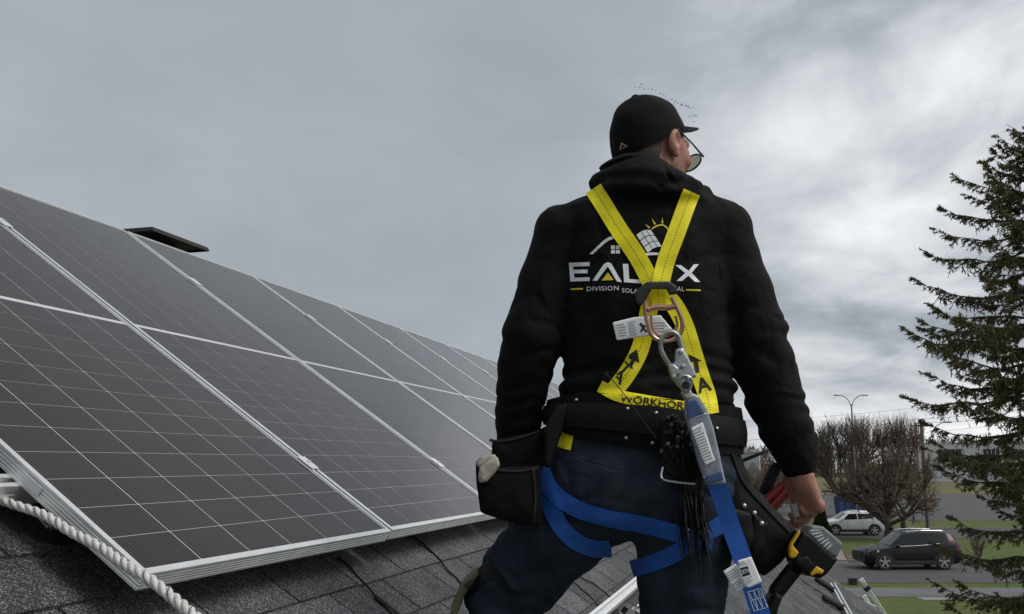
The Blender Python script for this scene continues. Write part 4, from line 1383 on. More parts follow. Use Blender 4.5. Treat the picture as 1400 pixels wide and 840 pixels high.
def web_mat(name, col, stitch=None, rib=700.0, amt=.16):
    """woven webbing: uv.x across (0..1), uv.y metres along"""
    m = bpy.data.materials.new(name); m.use_nodes = True; t = m.node_tree; L = t.links.new
    b = t.nodes['Principled BSDF']; b.inputs['Roughness'].default_value = .62; b.inputs['Specular IOR Level'].default_value = .3
    b.inputs['Sheen Weight'].default_value = .05
    uv = nd(t, 'ShaderNodeUVMap'); uv.uv_map = 'strap'
    sep = nd(t, 'ShaderNodeSeparateXYZ'); L(uv.outputs[0], sep.inputs[0])
    g = nd(t, 'ShaderNodeNewGeometry')
    y = nd(t, 'ShaderNodeMath', operation='MULTIPLY'); L(sep.outputs['Y'], y.inputs[0]); y.inputs[1].default_value = 6.283 / .0042
    s = nd(t, 'ShaderNodeMath', operation='SINE'); L(y.outputs[0], s.inputs[0])
    f = mr(t, s.outputs[0], -1, 1, 1 - amt, 1 + amt)
    base = nd(t, 'ShaderNodeRGB'); base.outputs[0].default_value = (*col, 1)
    c = scl(t, base.outputs[0], f)
    c = scl(t, c, mr(t, nz(t, g.outputs['Position'], 30, 5), .25, .75, .82, 1.15))
    if stitch:
        x = nd(t, 'ShaderNodeMath', operation='SUBTRACT'); L(sep.outputs['X'], x.inputs[0]); x.inputs[1].default_value = .5
        ab = nd(t, 'ShaderNodeMath', operation='ABSOLUTE'); L(x.outputs[0], ab.inputs[0])
        lt = nd(t, 'ShaderNodeMath', operation='LESS_THAN'); L(ab.outputs[0], lt.inputs[0]); lt.inputs[1].default_value = .022
        fr = nd(t, 'ShaderNodeMath', operation='MULTIPLY'); L(sep.outputs['Y'], fr.inputs[0]); fr.inputs[1].default_value = 1 / .0075
        fr2 = nd(t, 'ShaderNodeMath', operation='FRACT'); L(fr.outputs[0], fr2.inputs[0])
        lt2 = nd(t, 'ShaderNodeMath', operation='LESS_THAN'); L(fr2.outputs[0], lt2.inputs[0]); lt2.inputs[1].default_value = .6
        mm = nd(t, 'ShaderNodeMath', operation='MULTIPLY'); L(lt.outputs[0], mm.inputs[0]); L(lt2.outputs[0], mm.inputs[1])
        c = mixc(t, mm.outputs[0], c, stitch)
    L(c, b.inputs['Base Color'])
    bp = nd(t, 'ShaderNodeBump'); bp.inputs['Strength'].default_value = .35; bp.inputs['Distance'].default_value = .0006
    L(s.outputs[0], bp.inputs['Height']); L(bp.outputs[0], b.inputs['Normal'])
    MATS[name] = m


web_mat('web_yellow', (0.92, 0.80, 0.016), (0.14, 0.085, 0.02), amt=.16)
web_mat('web_yellow_plain', (0.92, 0.80, 0.016), amt=.12)
web_mat('web_blue', (0.018, 0.100, 0.41), amt=.38)
web_mat('web_black', (0.005, 0.005, 0.0052), amt=.2)

# ------------------------------------------------------------------ body joints (photograph pixels, depth offset, radius in pixels)
def J(lst): return [(L3(x, y, dy), mpx(r, dy)) for x, y, dy, r in lst]


ARM_L = J([(769, 320, .0, 38), (747, 392, .0, 38), (728, 462, -.01, 40), (719, 500, .0, 35), (714, 535, .02, 32), (709, 570, .04, 30), (706, 600, .06, 27)])
ARM_R = J([(988, 318, .0, 39), (1012, 398, .0, 42), (1032, 455, .0, 42), (1044, 500, .0, 40), (1057, 540, .0, 37), (1075, 585, -.01, 34), (1087, 618, -.01, 28), (1091, 637, -.01, 22.5)])
FOOT_R = np.array([L3(948, 633, 0)[0], D0 + .02, 0]); FOOT_L = np.array([L3(742, 633)[0], D0 + .05, 0])
def roofz(p):                                 # height of the shingles under a local point, relative to the camera
    w = towld(np.array([p[0], p[1], 0.0])); return (O0[2] + (NR + .008 - SR * w[0]) / CR) - CAM[2]
FOOT_R[2] = roofz(FOOT_R); FOOT_L[2] = roofz(FOOT_L)
LEG_R = J([(938, 655, .0, 74), (936, 720, .0, 66), (933, 790, .005, 55), (932, 845, .01, 50)]) + \
        [(np.array([L3(938, 900, .02)[0], D0 + .03, L3(0, 900, .03)[2]]), .080), (FOOT_R + [0, .0, .28], .072), (FOOT_R + [0, .0, .10], .068)]
LEG_L = J([(815, 660, .0, 72), (768, 722, .03, 61), (720, 780, .07, 52), (690, 818, .09, 47)]) + \
        [(L3(686, 868, .06), .074), (FOOT_L + [-.01, -.01, .22], .07), (FOOT_L + [0, .0, .10], .066)]

TOR = [(255, 846, 938, -.01, .070), (272, 815, 958, -.005, .085), (288, 780, 985, .0, .098), (308, 770, 995, .0, .112), (350, 768, 998, .0, .122), (400, 768, 1000, .0, .126), (450, 766, 1000, .005, .124),
       (480, 768, 1002, .005, .124), (510, 771, 1003, .005, .125), (530, 768, 1005, .0, .130), (552, 767, 1004, .0, .130), (566, 770, 998, .0, .122)]
TZ = np.array([L3(0, t[0])[2] for t in TOR])[::-1]
TXc = np.array([(L3(t[1], t[0])[0] + L3(t[2], t[0])[0]) / 2 for t in TOR])[::-1]
TXa = np.array([(L3(t[2], t[0])[0] - L3(t[1], t[0])[0]) / 2 for t in TOR])[::-1]
TYc = np.array([D0 + t[3] for t in TOR])[::-1]; TYb = np.array([t[4] for t in TOR])[::-1]


def torso(P, inflate=0.0):
    z = P[..., 2]
    cx, a, cy, b = (np.interp(z, TZ, q) for q in (TXc, TXa, TYc, TYb))
    a = a + inflate; b = b + inflate
    e = 2.35
    k = (np.abs((P[..., 0] - cx) / a) ** e + np.abs((P[..., 1] - cy) / b) ** e) ** (1 / e)
    d = (k - 1) * np.minimum(a, b)
    return np.maximum(d, np.maximum(TZ[0] - z, z - TZ[-1]))


NECK = [(L3(889, 275, .0), .070), (L3(892, 215, .02), .060)]
HTH = math.radians(51)


def fold_arm(P, pts, lo, hi, amp, wl, seed):
    """rings of cloth gathered along a limb between two fractions of its length"""
    A_ = np.array([p for p, r in pts]); best = np.full(P.shape[:-1], 9.0); s = np.zeros(P.shape[:-1]); acc = 0
    for a, b in zip(A_[:-1], A_[1:]):
        d = b - a; l = np.linalg.norm(d); t = np.clip(((P - a) @ d) / (l * l), 0, 1)
        q = np.linalg.norm(P - a - t[..., None] * d, axis=-1); m = q < best
        best = np.where(m, q, best); s = np.where(m, acc + t * l, s); acc += l
    f = s / acc; w = np.clip((f - lo) / .12, 0, 1) * np.clip((hi - f) / .06, 0, 1)
    ph = s / wl * 6.283 + 5.5 * waves(P, seed, .15, 4) + 2.2 * np.sin(P[..., 0] * 27 + P[..., 1] * 24)
    g = np.sin(ph); return amp * w * (np.where(g > 0, g, g * .45)) * np.clip(.55 + 1.3 * waves(P, seed + 5, .10, 4), 0, 1.6)


def crease(P, seed, wl, amp, width, st=(1, 1, 1)):
    """narrow creases with a soft swell beside them, coming and going over the cloth"""
    w = waves(P, seed, wl, 5, st); m = np.clip(.35 + 1.6 * waves(P, seed + 50, wl * 2.2, 4), 0, 1.2)
    return amp * m * (np.exp(-(w / width) ** 2) - .55 * np.exp(-((w - 2.2 * width) / (1.6 * width)) ** 2))


def hoodie_sdf(P):
    d = torso(P)
    sh_l = cone(P, L3(846, 290, 0), L3(767, 315, 0), mpx(34), mpx(33)); sh_r = cone(P, L3(928, 290, 0), L3(992, 311, 0), mpx(34), mpx(33))
    d = smin(d, smin(sh_l, sh_r, .02), .035)
    al = chain(P, ARM_L) + fold_arm(P, ARM_L, .36, .99, .0044, .052, 3); ar = chain(P, ARM_R) + fold_arm(P, ARM_R, .34, .97, .0044, .056, 8)
    # general drape: broad slanting folds
    d = d + .0062 * waves(P, 12, .15, 5, (1.6, .4, .5)) + .0022 * waves(P, 17, .06, 6, (1.5, .4, .9)) + .0028 * waves(P, 13, .07, 5, (.5, .5, 1.6)) * np.clip((L3(0, 430)[2] - P[..., 2]) / .1, 0, 1)
    z0 = L3(0, 520)[2]
    g = np.exp(-((P[..., 2] - z0) / .05) ** 2); d = d + .0035 * g * np.sin(P[..., 2] * 150 + 3 * np.sin(P[..., 0] * 14) + 2 * waves(P, 31, .2, 3))
    al += .003 * waves(P, 14, .09, 5, (.6, .6, 1.4)); ar += .003 * waves(P, 15, .09, 5, (.6, .6, 1.4))
    d = smin(d, al, .016); d = smin(d, ar, .016)
    # ribbed hem and cuffs
    d = d + crease(P, 201, .20, .0042, .13, (.55, .5, 1.3)) * np.clip((L3(0, 330)[2] - P[..., 2]) / .12, .25, 1) + crease(P, 202, .11, .0030, .12, (1.1, .5, 1.1))
    # hood gathered behind the neck
    _t = .11; RT = np.array([[math.cos(_t), 0, math.sin(_t)], [0, 1, 0], [-math.sin(_t), 0, math.cos(_t)]])
    h1 = ell(P, L3(886, 256, -.015), (mpx(78), .126, mpx(20)), RT)
    tilt = np.array([[1, 0, .08], [0, 1, 0], [-.08, 0, 1]])
    h2 = ell(P, L3(874, 240, -.012), (mpx(52), .104, mpx(25)), RT)
    h3 = ell(P, L3(886, 266, -.055), (mpx(73), .085, mpx(18)), RT)
    h4 = cone(P, L3(816, 252, -.04), L3(890, 280, -.09), .020, .016); h5 = cone(P, L3(890, 280, -.09), L3(962, 264, -.03), .016, .022)
    h6 = cone(P, L3(834, 236, -.04), L3(890, 252, -.105), .012, .015); h7 = cone(P, L3(890, 252, -.105), L3(946, 268, -.06), .015, .011)
    h = smin(smin(h1, h2, .03), h3, .02)
    h = smin(h, smin(h4, h5, .01), .014); h = smin(h, smin(h6, h7, .01), .012)
    h = h + .0035 * waves(P, 22, .09, 5, (1.2, 1, .7))
    h = h + crease(P, 203, .13, .0065, .16, (.55, .55, 2.0)) + crease(P, 204, .07, .003, .15)
    hole = ell(P, L3(893, 214, .035), (.074, .082, .075))
    h = np.maximum(h, -hole)
    d = smin(d, h, .012)
    return d


lo, hi = L3(665, 655, 0), L3(1130, 195, 0)
lo = np.array([lo[0], D0 - .20, lo[2]]); hi = np.array([hi[0], D0 + .22, hi[2]])
Vh, Qh = sdfmesh(lo, hi, .0048, hoodie_sdf, 1)
foot_mid = (FOOT_R + FOOT_L) / 2
pbase = towld(FOOT_R)
person = empty('person', pbase, 'person seen from behind in black hoodie, dark jeans and cap, standing on the roof', 'person')


def body_put(name, V, Q, m, parent=person, caster=None, smooth=True):
    W = towld(V)
    o = put(name, (W, Q), m, parent, smooth=smooth, sharp=None)
    if caster: add_caster(caster, W, Q)
    return o


# ---- jeans
def jeans_sdf(P):
    a = chain(P, LEG_R, .03) + fold_arm(P, LEG_R, .30, .98, .004, .07, 41); b = chain(P, LEG_L, .03) + fold_arm(P, LEG_L, .22, .97, .005, .06, 42)
    hips = ell(P, L3(878, 640, .01), (mpx(128), .150, mpx(72)))
    seat_l = ell(P, L3(832, 672, -.045), (mpx(66), .095, mpx(66))); seat_r = ell(P, L3(925, 672, -.045), (mpx(66), .095, mpx(66)))
    waist = ell(P, L3(882, 580, .0), (mpx(118), .132, mpx(75)))
    d = smin(smin(hips, waist, .04), smin(seat_l, seat_r, .02), .04)
    d = smin(smin(d, a, .035), b, .035)
    d = np.maximum(d, P[..., 2] - L3(0, 548)[2])
    d = d + crease(P, 205, .12, .0048, .14, (.6, .6, 1.5)) + crease(P, 206, .07, .003, .13) + .0030 * waves(P, 51, .10, 6, (1, .6, 1.2)) + .0018 * waves(P, 52, .04, 6)
    return d


allp = LEG_R + LEG_L
lo, hi = bounds(allp, .13); hi[2] = L3(0, 535)[2]; lo[1] = D0 - .20; hi[1] = D0 + .24
lo[0] = min(lo[0], L3(730, 600)[0] - .05); hi[0] = max(hi[0], L3(1020, 600)[0] + .05)
Vj, Qj = sdfmesh(lo, hi, .0065, jeans_sdf, 1)

# ---- head and bare skin (one body surface: head, neck, trunk, arms, hands)
HC = L3(892, 204, .015)                                # middle of the head at ear height
hy = np.array([math.sin(HTH), math.cos(HTH), 0]); hx = np.array([math.cos(HTH), -math.sin(HTH), 0])
pt = math.radians(-8)                                  # looking slightly down
HY = hy * math.cos(pt) + UP * math.sin(pt); HX = hx; HZ = np.cross(HX, HY)
HR = np.stack([HX, HY, HZ], 1)                         # head-local to local
def hl(x, y, z): return HC + HX * x + HY * y + HZ * z


def head_sdf(P):
    q = (P - HC) @ HR
    cr = ell(q, (0, -.012, .030), (.073, .094, .088))
    fc = ell(q, (0, .040, -.030), (.062, .060, .088))
    jaw = smin(cone(q, (-.050, .005, -.055), (-.018, .078, -.092), .020, .017), cone(q, (.050, .005, -.055), (.018, .078, -.092), .020, .017), .03)
    chin = ell(q, (0, .078, -.093), (.026, .020, .018))
    d = smin(smin(cr, fc, .035), smin(jaw, chin, .02), .025)
    nose = smin(cone(q, (0, .093, .020), (0, .116, -.018), .010, .014), ell(q, (0, .106, -.024), (.019, .016, .011)), .012)
    brow = smin(cone(q, (-.034, .086, .034), (0, .096, .030), .011, .011), cone(q, (.034, .086, .034), (0, .096, .030), .011, .011), .01)
    d = smin(d, nose, .014); d = smin(d, brow, .016)
    for s in (-1, 1):
        d = np.maximum(d, -ell(q, (s * .033, .103, .012), (.018, .012, .011)) + 0.0)
        d = smin(d, ell(q, (s * .033, .085, .012), (.014, .012, .011)), .003)
        ch = ell(q, (s * .042, .070, -.020), (.024, .022, .020)); d = smin(d, ch, .02)
        # ears: rim, bowl, lobe
        ear = ell(q, (s * .081, -.006, -.003), (.012, .021, .034))
        ear = np.maximum(ear, -ell(q, (s * .094, -.003, .001), (.012, .012, .021)))
        ear = smin(ear, ell(q, (s * .080, .003, -.032), (.008, .010, .011)), .006)
        ear = smin(ear, ell(q, (s * .081, .010, -.006), (.006, .005, .008)), .003)
        d = smin(d, ear, .006)
    lips = smin(ell(q, (0, .098, -.052), (.024, .010, .006)), ell(q, (0, .096, -.063), (.021, .010, .006)), .002)
    d = smin(d, lips, .006)
    nk = cone(P, L3(890, 278, .0), hl(0, -.020, -.03), .066, .058)
    return smin(d, nk, .022)


lo = HC - [.14, .15, .21]; hi = HC + [.14, .15, .15]
Vhd, Qhd = sdfmesh(lo, hi, .0032, head_sdf, 1)
# trunk and arms under the clothes, joined to the neck
def core_sdf(P):
    d = torso(P, -.03)
    d = smin(d, cone(P, L3(889, 300, 0), L3(891, 245, .01), .06, .057), .03)
    for ch in (ARM_L, ARM_R): d = smin(d, chain(P, [(p, r * .62) for p, r in ch]), .02)
    return d
lo, hi = L3(670, 648, 0), L3(1130, 240, 0); lo = np.array([lo[0], D0 - .17, lo[2]]); hi = np.array([hi[0], D0 + .17, hi[2]])
Vco, Qco = sdfmesh(lo, hi, .011, core_sdf, 1)
def legcore(P): return smin(chain(P, [(p, r * .8) for p, r in LEG_R]), chain(P, [(p, r * .8) for p, r in LEG_L]), .05)
lo, hi = bounds(allp, .1); Vlc, Qlc = sdfmesh(lo, hi, .014, legcore, 1)


def finger(pts, r):
    n = len(pts); return [(np.asarray(p), r * (1 - .16 * i / (n - 1))) for i, p in enumerate(pts)]


def hand_sdf_factory(wrist, kn_dir, across, palm_n, curl, r=.0088, spread=.0205, plen=.088, pal=(.026, .030)):
    """kn_dir: wrist to knuckles; across: index to little finger; palm_n: out of the palm"""
    kd, ac, pn = (np.asarray(v, float) / np.linalg.norm(v) for v in (kn_dir, across, palm_n))
    F_ = []
    lens = [.072, .080, .074, .058]
    for i in range(4):
        kp = wrist + kd * (plen + [.0, .004, .0, -.010][i]) + ac * (i - 1.5) * spread
        ang = 0; p = kp; ch = [kp - kd * .02, kp]
        for sgm, fr in enumerate((.46, .31, .25)):
            ang += curl[i][sgm]
            dv = kd * math.cos(ang) + pn * math.sin(ang)
            p = p + dv * lens[i] * fr; ch.append(p)
        F_.append(finger(ch, r * (1.0 if i < 3 else .88)))
    tb = wrist + kd * .028 - ac * .030 + pn * .010
    t1 = tb + (kd * .62 - ac * .42 + pn * .62) * .042; t2 = t1 + (kd * .70 - ac * .02 + pn * .62) * .034; t3 = t2 + (kd * .62 + ac * .35 + pn * .55) * .026
    th = finger([tb - kd * .01 + ac * .01, t1, t2, t3], .0115)

    def fn(P):
        d = None
        for i in range(4):
            a = wrist + ac * (i - 1.5) * .013; b = wrist + kd * (plen - .004) + ac * (i - 1.5) * spread
            c = cone(P, a, b, pal[0] * .72, .0125); d = c if d is None else smin(d, c, .012)
        d = smin(d, cone(P, wrist - kd * .06, wrist + kd * .012, .026, .026), .016)
        d = smin(d, cone(P, tb - kd * .012 + ac * .008, t1, .018, .0125), .014)
        for f in F_:
            d2 = None
            for a, b in zip(f[:-1], f[1:]):
                c = cone(P, a[0], b[0], a[1], b[1]); d2 = c if d2 is None else smin(d2, c, .003)
            d = smin(d, d2, .0045)
        d2 = None
        for a, b in zip(th[:-1], th[1:]):
            c = cone(P, a[0], b[0], a[1], b[1]); d2 = c if d2 is None else smin(d2, c, .004)
        d = smin(d, d2, .005)
        for f in F_:                               # knuckle bumps
            d = smin(d, ell(P, f[1][0] - pn * .005, (.010, .010, .010)), .006)
        return d + .0006 * waves(P, 71, .012, 5)
    allpts = np.array([p for f in F_ + [th] for p, r_ in f] + [wrist - kd * .06])
    return fn, allpts.min(0) - .035, allpts.max(0) + .035, F_, th


WR = L3(1093, 652, -.012)
KD = np.array([.24, -.02, -1.0]); AC = np.array([.60, -.78, .10]); PN = np.array([-.78, .58, -.24])
hfn, hlo, hhi, HF, HTB = hand_sdf_factory(WR, KD, AC, PN, [(.75, .85, .6), (.80, .95, .7), (.85, 1.0, .8), (.85, 1.0, .8)], plen=.082)
Vhn, Qhn = sdfmesh(hlo, hhi, .0026, hfn, 1)
WL = L3(705, 612, .07)
lfn, llo, lhi, LF, LTB = hand_sdf_factory(WL, np.array([-.05, .1, -1.0]), np.array([-.1, -1.0, .0]), np.array([1.0, -.1, 0]), [(.4, .6, .5)] * 4)
Vhl, Qhl = sdfmesh(llo, lhi, .0035, lfn, 1)
parts_ = [(Vco, Qco), (Vlc, Qlc), (Vhd, Qhd), (Vhn, Qhn), (Vhl, Qhl)]
VB = []; QB = []; nn = 0
for v, q in parts_: VB.append(v); QB.append(q + nn); nn += len(v)
body = body_put('body', np.concatenate(VB), np.concatenate(QB), 'skin')
add_caster('skin', towld(np.concatenate(VB)), np.concatenate(QB))
hood = body_put('hoodie', Vh, Qh, 'hoodie_black', caster='hoodie')
jean = body_put('jeans', Vj, Qj, 'denim', caster='jeans')

# ---- short hair, stubble
def shell(fnc, lo, hi, h, keep, off, name, m):
    P = gridpts(lo, hi, h); q = (P - HC) @ HR
    d = np.maximum(fnc(q) - off, keep(q))
    V, Q = surfnet(d, lo, h); V = smoothmesh(V, Q, 1, .4); return body_put(name, V, Q, m)
crn = lambda q: smin(ell(q, (0, -.012, .030), (.073, .094, .088)), ell(q, (0, -.045, -.035), (.060, .050, .060)), .03)
shell(crn, HC - [.13, .13, .12], HC + [.13, .13, .14], .0035, lambda q: np.maximum(np.maximum(-.060 - q[..., 2] + .25 * np.clip(q[..., 1] + .03, 0, 1), q[..., 1] - .045), np.where((abs(q[..., 1] + .004) < .030) & (q[..., 2] < .028), .01, -.01)), .0035, 'hair', 'hair_short')
fcb = lambda q: smin(smin(ell(q, (0, .040, -.030), (.062, .060, .088)), cone(q, (.050, .005, -.055), (.018, .078, -.092), .020, .017), .03), cone(q, (-.050, .005, -.055), (-.018, .078, -.092), .020, .017), .03)
shell(fcb, HC - [.13, .13, .16], HC + [.13, .14, .05], .0035, lambda q: np.maximum(np.maximum(q[..., 2] + .030 - .3 * np.clip(.04 - q[..., 1], 0, .05), -.012 - q[..., 1]), q[..., 1] - .072), .0028, 'beard', 'beard')

# ---- boots
for ft, nm, yw in ((FOOT_R, 'boot', .12), (FOOT_L, 'boot', -.25)):
    fy = np.array([math.sin(yw), math.cos(yw), 0]); fx = np.array([math.cos(yw), -math.sin(yw), 0])
    sl_x = -SR / CR * (RIGHT[0])                             # the sole follows the slope
    def bsdf(P, ft=ft, fy=fy, fx=fx):
        q = P - ft; x = q @ fx; y = q @ fy; z = q[..., 2] - (q[..., 0] * (-SR / CR * RIGHT[0]) + q[..., 1] * (-SR / CR * FWD[0]))
        Q_ = np.stack([x, y, z], -1)
        d = smin(ell(Q_, (0, -.035, .055), (.046, .075, .058)), ell(Q_, (0, .10, .045), (.050, .10, .045)), .03)
        d = smin(d, cone(Q_, (0, -.03, .06), (0, -.03, .20), .050, .054), .03)
        sole = np.maximum(np.abs(z - .012) - .012, ell(Q_, (0, .045, .012), (.056, .165, .09)))
        return np.maximum(smin(d, sole, .004), -z)
    V, Q = sdfmesh(ft - [.24, .24, .12], ft + [.24, .24, .32], .0075, bsdf, 1)
    body_put('boot', V, Q, 'boot')
    zr = V  # noqa

# ---- cap
CC = HC + HZ * .030 + HY * -.012 + np.array([-.006, 0, 0])                         # middle of the skull
cX, cY, cZ = hx, hy, UP
def cl(x, y, z): return CC + cX * x + cY * y + cZ * z
th = np.linspace(0, 2 * math.pi, 73)[:-1]
RX, RY, RZ = .0880, .1090, .1000
G = []; NP = 24
for i in range(NP):
    row = []
    for a in th:
        x = math.cos(a); y = math.sin(a)
        zr = -.013 + .056 * y - (.006 if y < -.2 else 0)
        p0 = math.asin(max(-.9, min(.9, zr / RZ))); ph = p0 + (math.pi / 2 * .985 - p0) * i / (NP - 1)
        cr = math.cos(ph) ** (.85 if ph > 0 else .30)
        mid = math.sin(max(0, ph) * 2)
        crease = 1 - .016 * math.exp(-((math.sin(a * 3)) / .10) ** 2) * mid
        wv = 1 + .020 * math.sin(a * 4 + ph * 5) * mid + .018 * math.sin(a * 3 - ph * 8 + 1.0) * mid - .02 * math.exp(-((a - 4.6) / .8) ** 2 - ((ph - .75) / .3) ** 2)
        row.append(towld(cl(x * RX * cr * crease * wv, y * RY * cr * crease * wv, RZ * math.sin(ph) * (1.06 if ph > 0 else 1))))
    G.append(row + [row[0]])
Gn = np.array(G)
cap = empty('cap', towld(CC)); cap.parent = person; cap.location = Vector(towld(CC) - pbase)
mb = MB(); mb.grid(Gn)
inner = Gn + (towld(CC) - Gn) * .022
mb.grid(inner[:, ::-1])
n1 = Gn.shape[0] * Gn.shape[1]; c_ = Gn.shape[1]
for j in range(c_ - 1): mb.f.append((j, n1 + c_ - 1 - j, n1 + c_ - 2 - j, j + 1))
co = put('crown', mb, 'cap_black', cap, smooth=True, sharp=70, fix=True)
add_caster('cap', mb.verts(), mb.f)
bq = math.radians(24); bn = -hy * math.sin(bq) + UP * math.cos(bq)
p = towld(cl(0, -RY * math.sin(bq) * 1.0, RZ * 1.06 * math.cos(bq) * .985)); w_ = bn[0] * RIGHT + bn[1] * FWD + bn[2] * UP
mb = MB(); mb.tube([p - w_ * .004, p + w_ * .003, p + w_ * .006, p + w_ * .008], [.010, .010, .008, .003], 12); put('button', mb, 'cap_black', cap, smooth=True)
# brim
G = []
bY = hy * math.cos(.20) + UP * math.sin(.20)
for i, t in enumerate(np.linspace(0, 1, 9)):
    row = []
    for a in np.linspace(math.radians(22), math.radians(158), 25):
        e = math.sin((a - math.radians(22)) / math.radians(136) * math.pi)
        x = math.cos(a); y = math.sin(a); zr = -.013 + .056 * y
        cr = math.cos(math.asin(zr / RZ)) ** .85
        P_ = cl(x * RX * cr * .985, y * RY * cr * .985, zr + .003)
        ext = .074 * e ** .55 * t
        row.append(towld(P_ + bY * ext + hx * x * .006 * t - UP * (x ** 2 * .012 * t + .002 * t)))
    G.append(row)
G = np.array(G); mb = MB(); mb.grid(G); mb.grid(G[:, ::-1] - UP * .0035)
n1 = 9 * 25
for i in range(8):
    mb.f.append((i * 25, (i + 1) * 25, n1 + (i + 1) * 25 + 24, n1 + i * 25 + 24)); mb.f.append((i * 25 + 24, n1 + i * 25, n1 + (i + 1) * 25, (i + 1) * 25 + 24))
for j in range(24): mb.f.append((8 * 25 + j, 8 * 25 + j + 1, n1 + 8 * 25 + 23 - j, n1 + 8 * 25 + 24 - j))
put('brim', mb, 'cap_black', cap, smooth=True, sharp=60)

# ---- glasses
gl = empty('glasses', towld(hl(0, .1, .01))); gl.parent = person; gl.location = Vector(towld(hl(0, .1, .01)) - pbase)
gt = math.radians(-13)
def gp(x, y, z): return towld(hl(x, y * math.cos(gt) - z * math.sin(gt) * 0, z + y * math.sin(gt)))
for s in (-1, 1):
    mb = MB(); mb.tube([gp(s * .083, -.012, .020), gp(s * .084, .0, .031), gp(s * .082, .06, .028), gp(s * .074, .117, .026)], [.0022, .0024, .0022, .0028], 6); put('temple', mb, 'glass_frame', gl, smooth=True)
    c = (s * .038, .119, .012); t = np.linspace(0, 2 * math.pi, 33)
    ring = [gp(c[0] + math.cos(a) * .035 , c[1] - abs(math.cos(a) * .034 * s + .0) * .0 - .010 * (math.cos(a) * s + 1) * .5, c[2] + math.sin(a) * .021 + .004) for a in t]
    mb = MB(); mb.tube(ring, .0024, 6, cap=False); put('rim', mb, 'glass_frame', gl, smooth=True)
    mb = MB(); R0 = np.array(ring[:-1]); fwdv = towld(hl(0, .002, 0)) - towld(hl(0, 0, 0)); mb.prism(R0, fwdv * .6); put('lens', mb, 'lens_tint', gl)
mb = MB(); mb.tube([gp(-.006, .122, .016), gp(0, .125, .019), gp(.006, .122, .016)], .0024, 6); put('bridge', mb, 'glass_frame', gl, smooth=True)

# ------------------------------------------------------------------ straps and prints laid on surfaces
def strap_geo(path, width, names, off=.002, th=.0022, n=None, cross=7, smooth=6, tail=None):
    """path: (px, py) centre line on the surfaces seen from the photographer's side; returns vertices, faces, uv"""
    P = np.asarray(path, float); ln = np.linalg.norm(np.diff(P[:, :2], axis=0), axis=1).sum()
    n = n or max(8, int(ln / 5)); Q = catmull(P, n)
    if Q.shape[1] > 2: wmul = Q[:, 2]
    else: wmul = np.ones(n)
    T = np.gradient(Q[:, :2], axis=0); T /= np.linalg.norm(T, axis=1)[:, None]; N = np.stack([-T[:, 1], T[:, 0]], 1)
    dep = np.full((n, cross), np.nan); px = np.zeros((n, cross, 2))
    wpx = width * F / D0
    for i in range(n):
        for j in range(cross):
            q = Q[i, :2] + N[i] * (j / (cross - 1) - .5) * wpx * wmul[i]; px[i, j] = q
            h, dn = hit(q[0], q[1], names)
            if h is not None: dep[i, j] = (np.array(h[0]) - CAM) @ (FWD * CP + UP * SP)
    for i in range(n):
        r = dep[i]
        if np.isnan(r).any() and not np.isnan(r).all():
            k = np.arange(cross); g = ~np.isnan(r); dep[i] = np.interp(k, k[g], r[g])
    rows = ~np.isnan(dep).any(1); k = np.arange(n)
    for j in range(cross): dep[:, j] = np.interp(k, k[rows], dep[rows, j])
    m = dep.copy()
    for _ in range(smooth):                       # taut webbing: bridges hollows, never sinks in
        s = m.copy(); s[1:-1] = (m[:-2] + m[1:-1] * 2 + m[2:]) / 4
        s2 = s.copy(); s2[:, 1:-1] = (s[:, :-2] + s[:, 1:-1] * 2 + s[:, 2:]) / 4
        m = np.minimum(s2, dep)
    if tail:                                      # webbing turning out of sight round the limb
        sgn = 1 if tail == 'end' else -1; e = -1 if tail == 'end' else 0
        for k_, (ds, dd) in enumerate(((3, .006), (5, .018), (5, .034), (2, .055), (-4, .08))):
            pe = px[e] + T[e] * sgn * (ds - (0, 3, 5, 5, 2)[k_]); de = m[e] + dd - (0, .006, .018, .034, .055)[k_]
            if tail == 'end': px = np.concatenate([px, pe[None]]); m = np.concatenate([m, de[None]])
            else: px = np.concatenate([pe[None], px]); m = np.concatenate([de[None], m])
        n = len(px)
    top = np.array([[opt(*px[i, j], m[i, j] - off - th) for j in range(cross)] for i in range(n)])
    bot = np.array([[opt(*px[i, j], m[i, j] - off * .3) for j in range(cross)] for i in range(n)])
    return top, bot


def strap_mesh(name, top, bot, m, parent):
    n, c = top.shape[:2]; mb = MB(); mb.grid(top); mb.grid(bot[:, ::-1])
    N1 = n * c
    for i in range(n - 1):
        mb.f.append((i * c, (i + 1) * c, N1 + (i + 1) * c + c - 1, N1 + i * c + c - 1)); mb.f.append((i * c + c - 1, N1 + i * c, N1 + (i + 1) * c, (i + 1) * c + c - 1))
    mb.f.append(tuple(range(c)) + tuple(N1 + j for j in range(c))); e = (n - 1) * c
    mb.f.append(tuple(e + j for j in range(c - 1, -1, -1)) + tuple(N1 + e + j for j in range(c - 1, -1, -1)))
    V = mb.verts(); base = wloc(parent) if parent is not None else np.zeros(3)
    me = mesh_from(name, V - base, mb.f, True, 50); recalc(me)
    al = np.concatenate([[0], np.cumsum(np.linalg.norm(np.diff(top[:, c // 2], axis=0), axis=1))])
    U = np.zeros((len(V), 2)); 
    for i in range(n):
        for j in range(c):
            U[i * c + j] = (j / (c - 1), al[i]); U[N1 + i * c + j] = (1 - j / (c - 1), al[i])
    uvl = me.uv_layers.new(name='strap'); li = np.zeros(len(me.loops), np.int32); me.loops.foreach_get('vertex_index', li)
    uvl.data.foreach_set('uv', U[li].astype(np.float32).ravel())
    o = link(name, me, m, parent)
    return o, V, mb.f


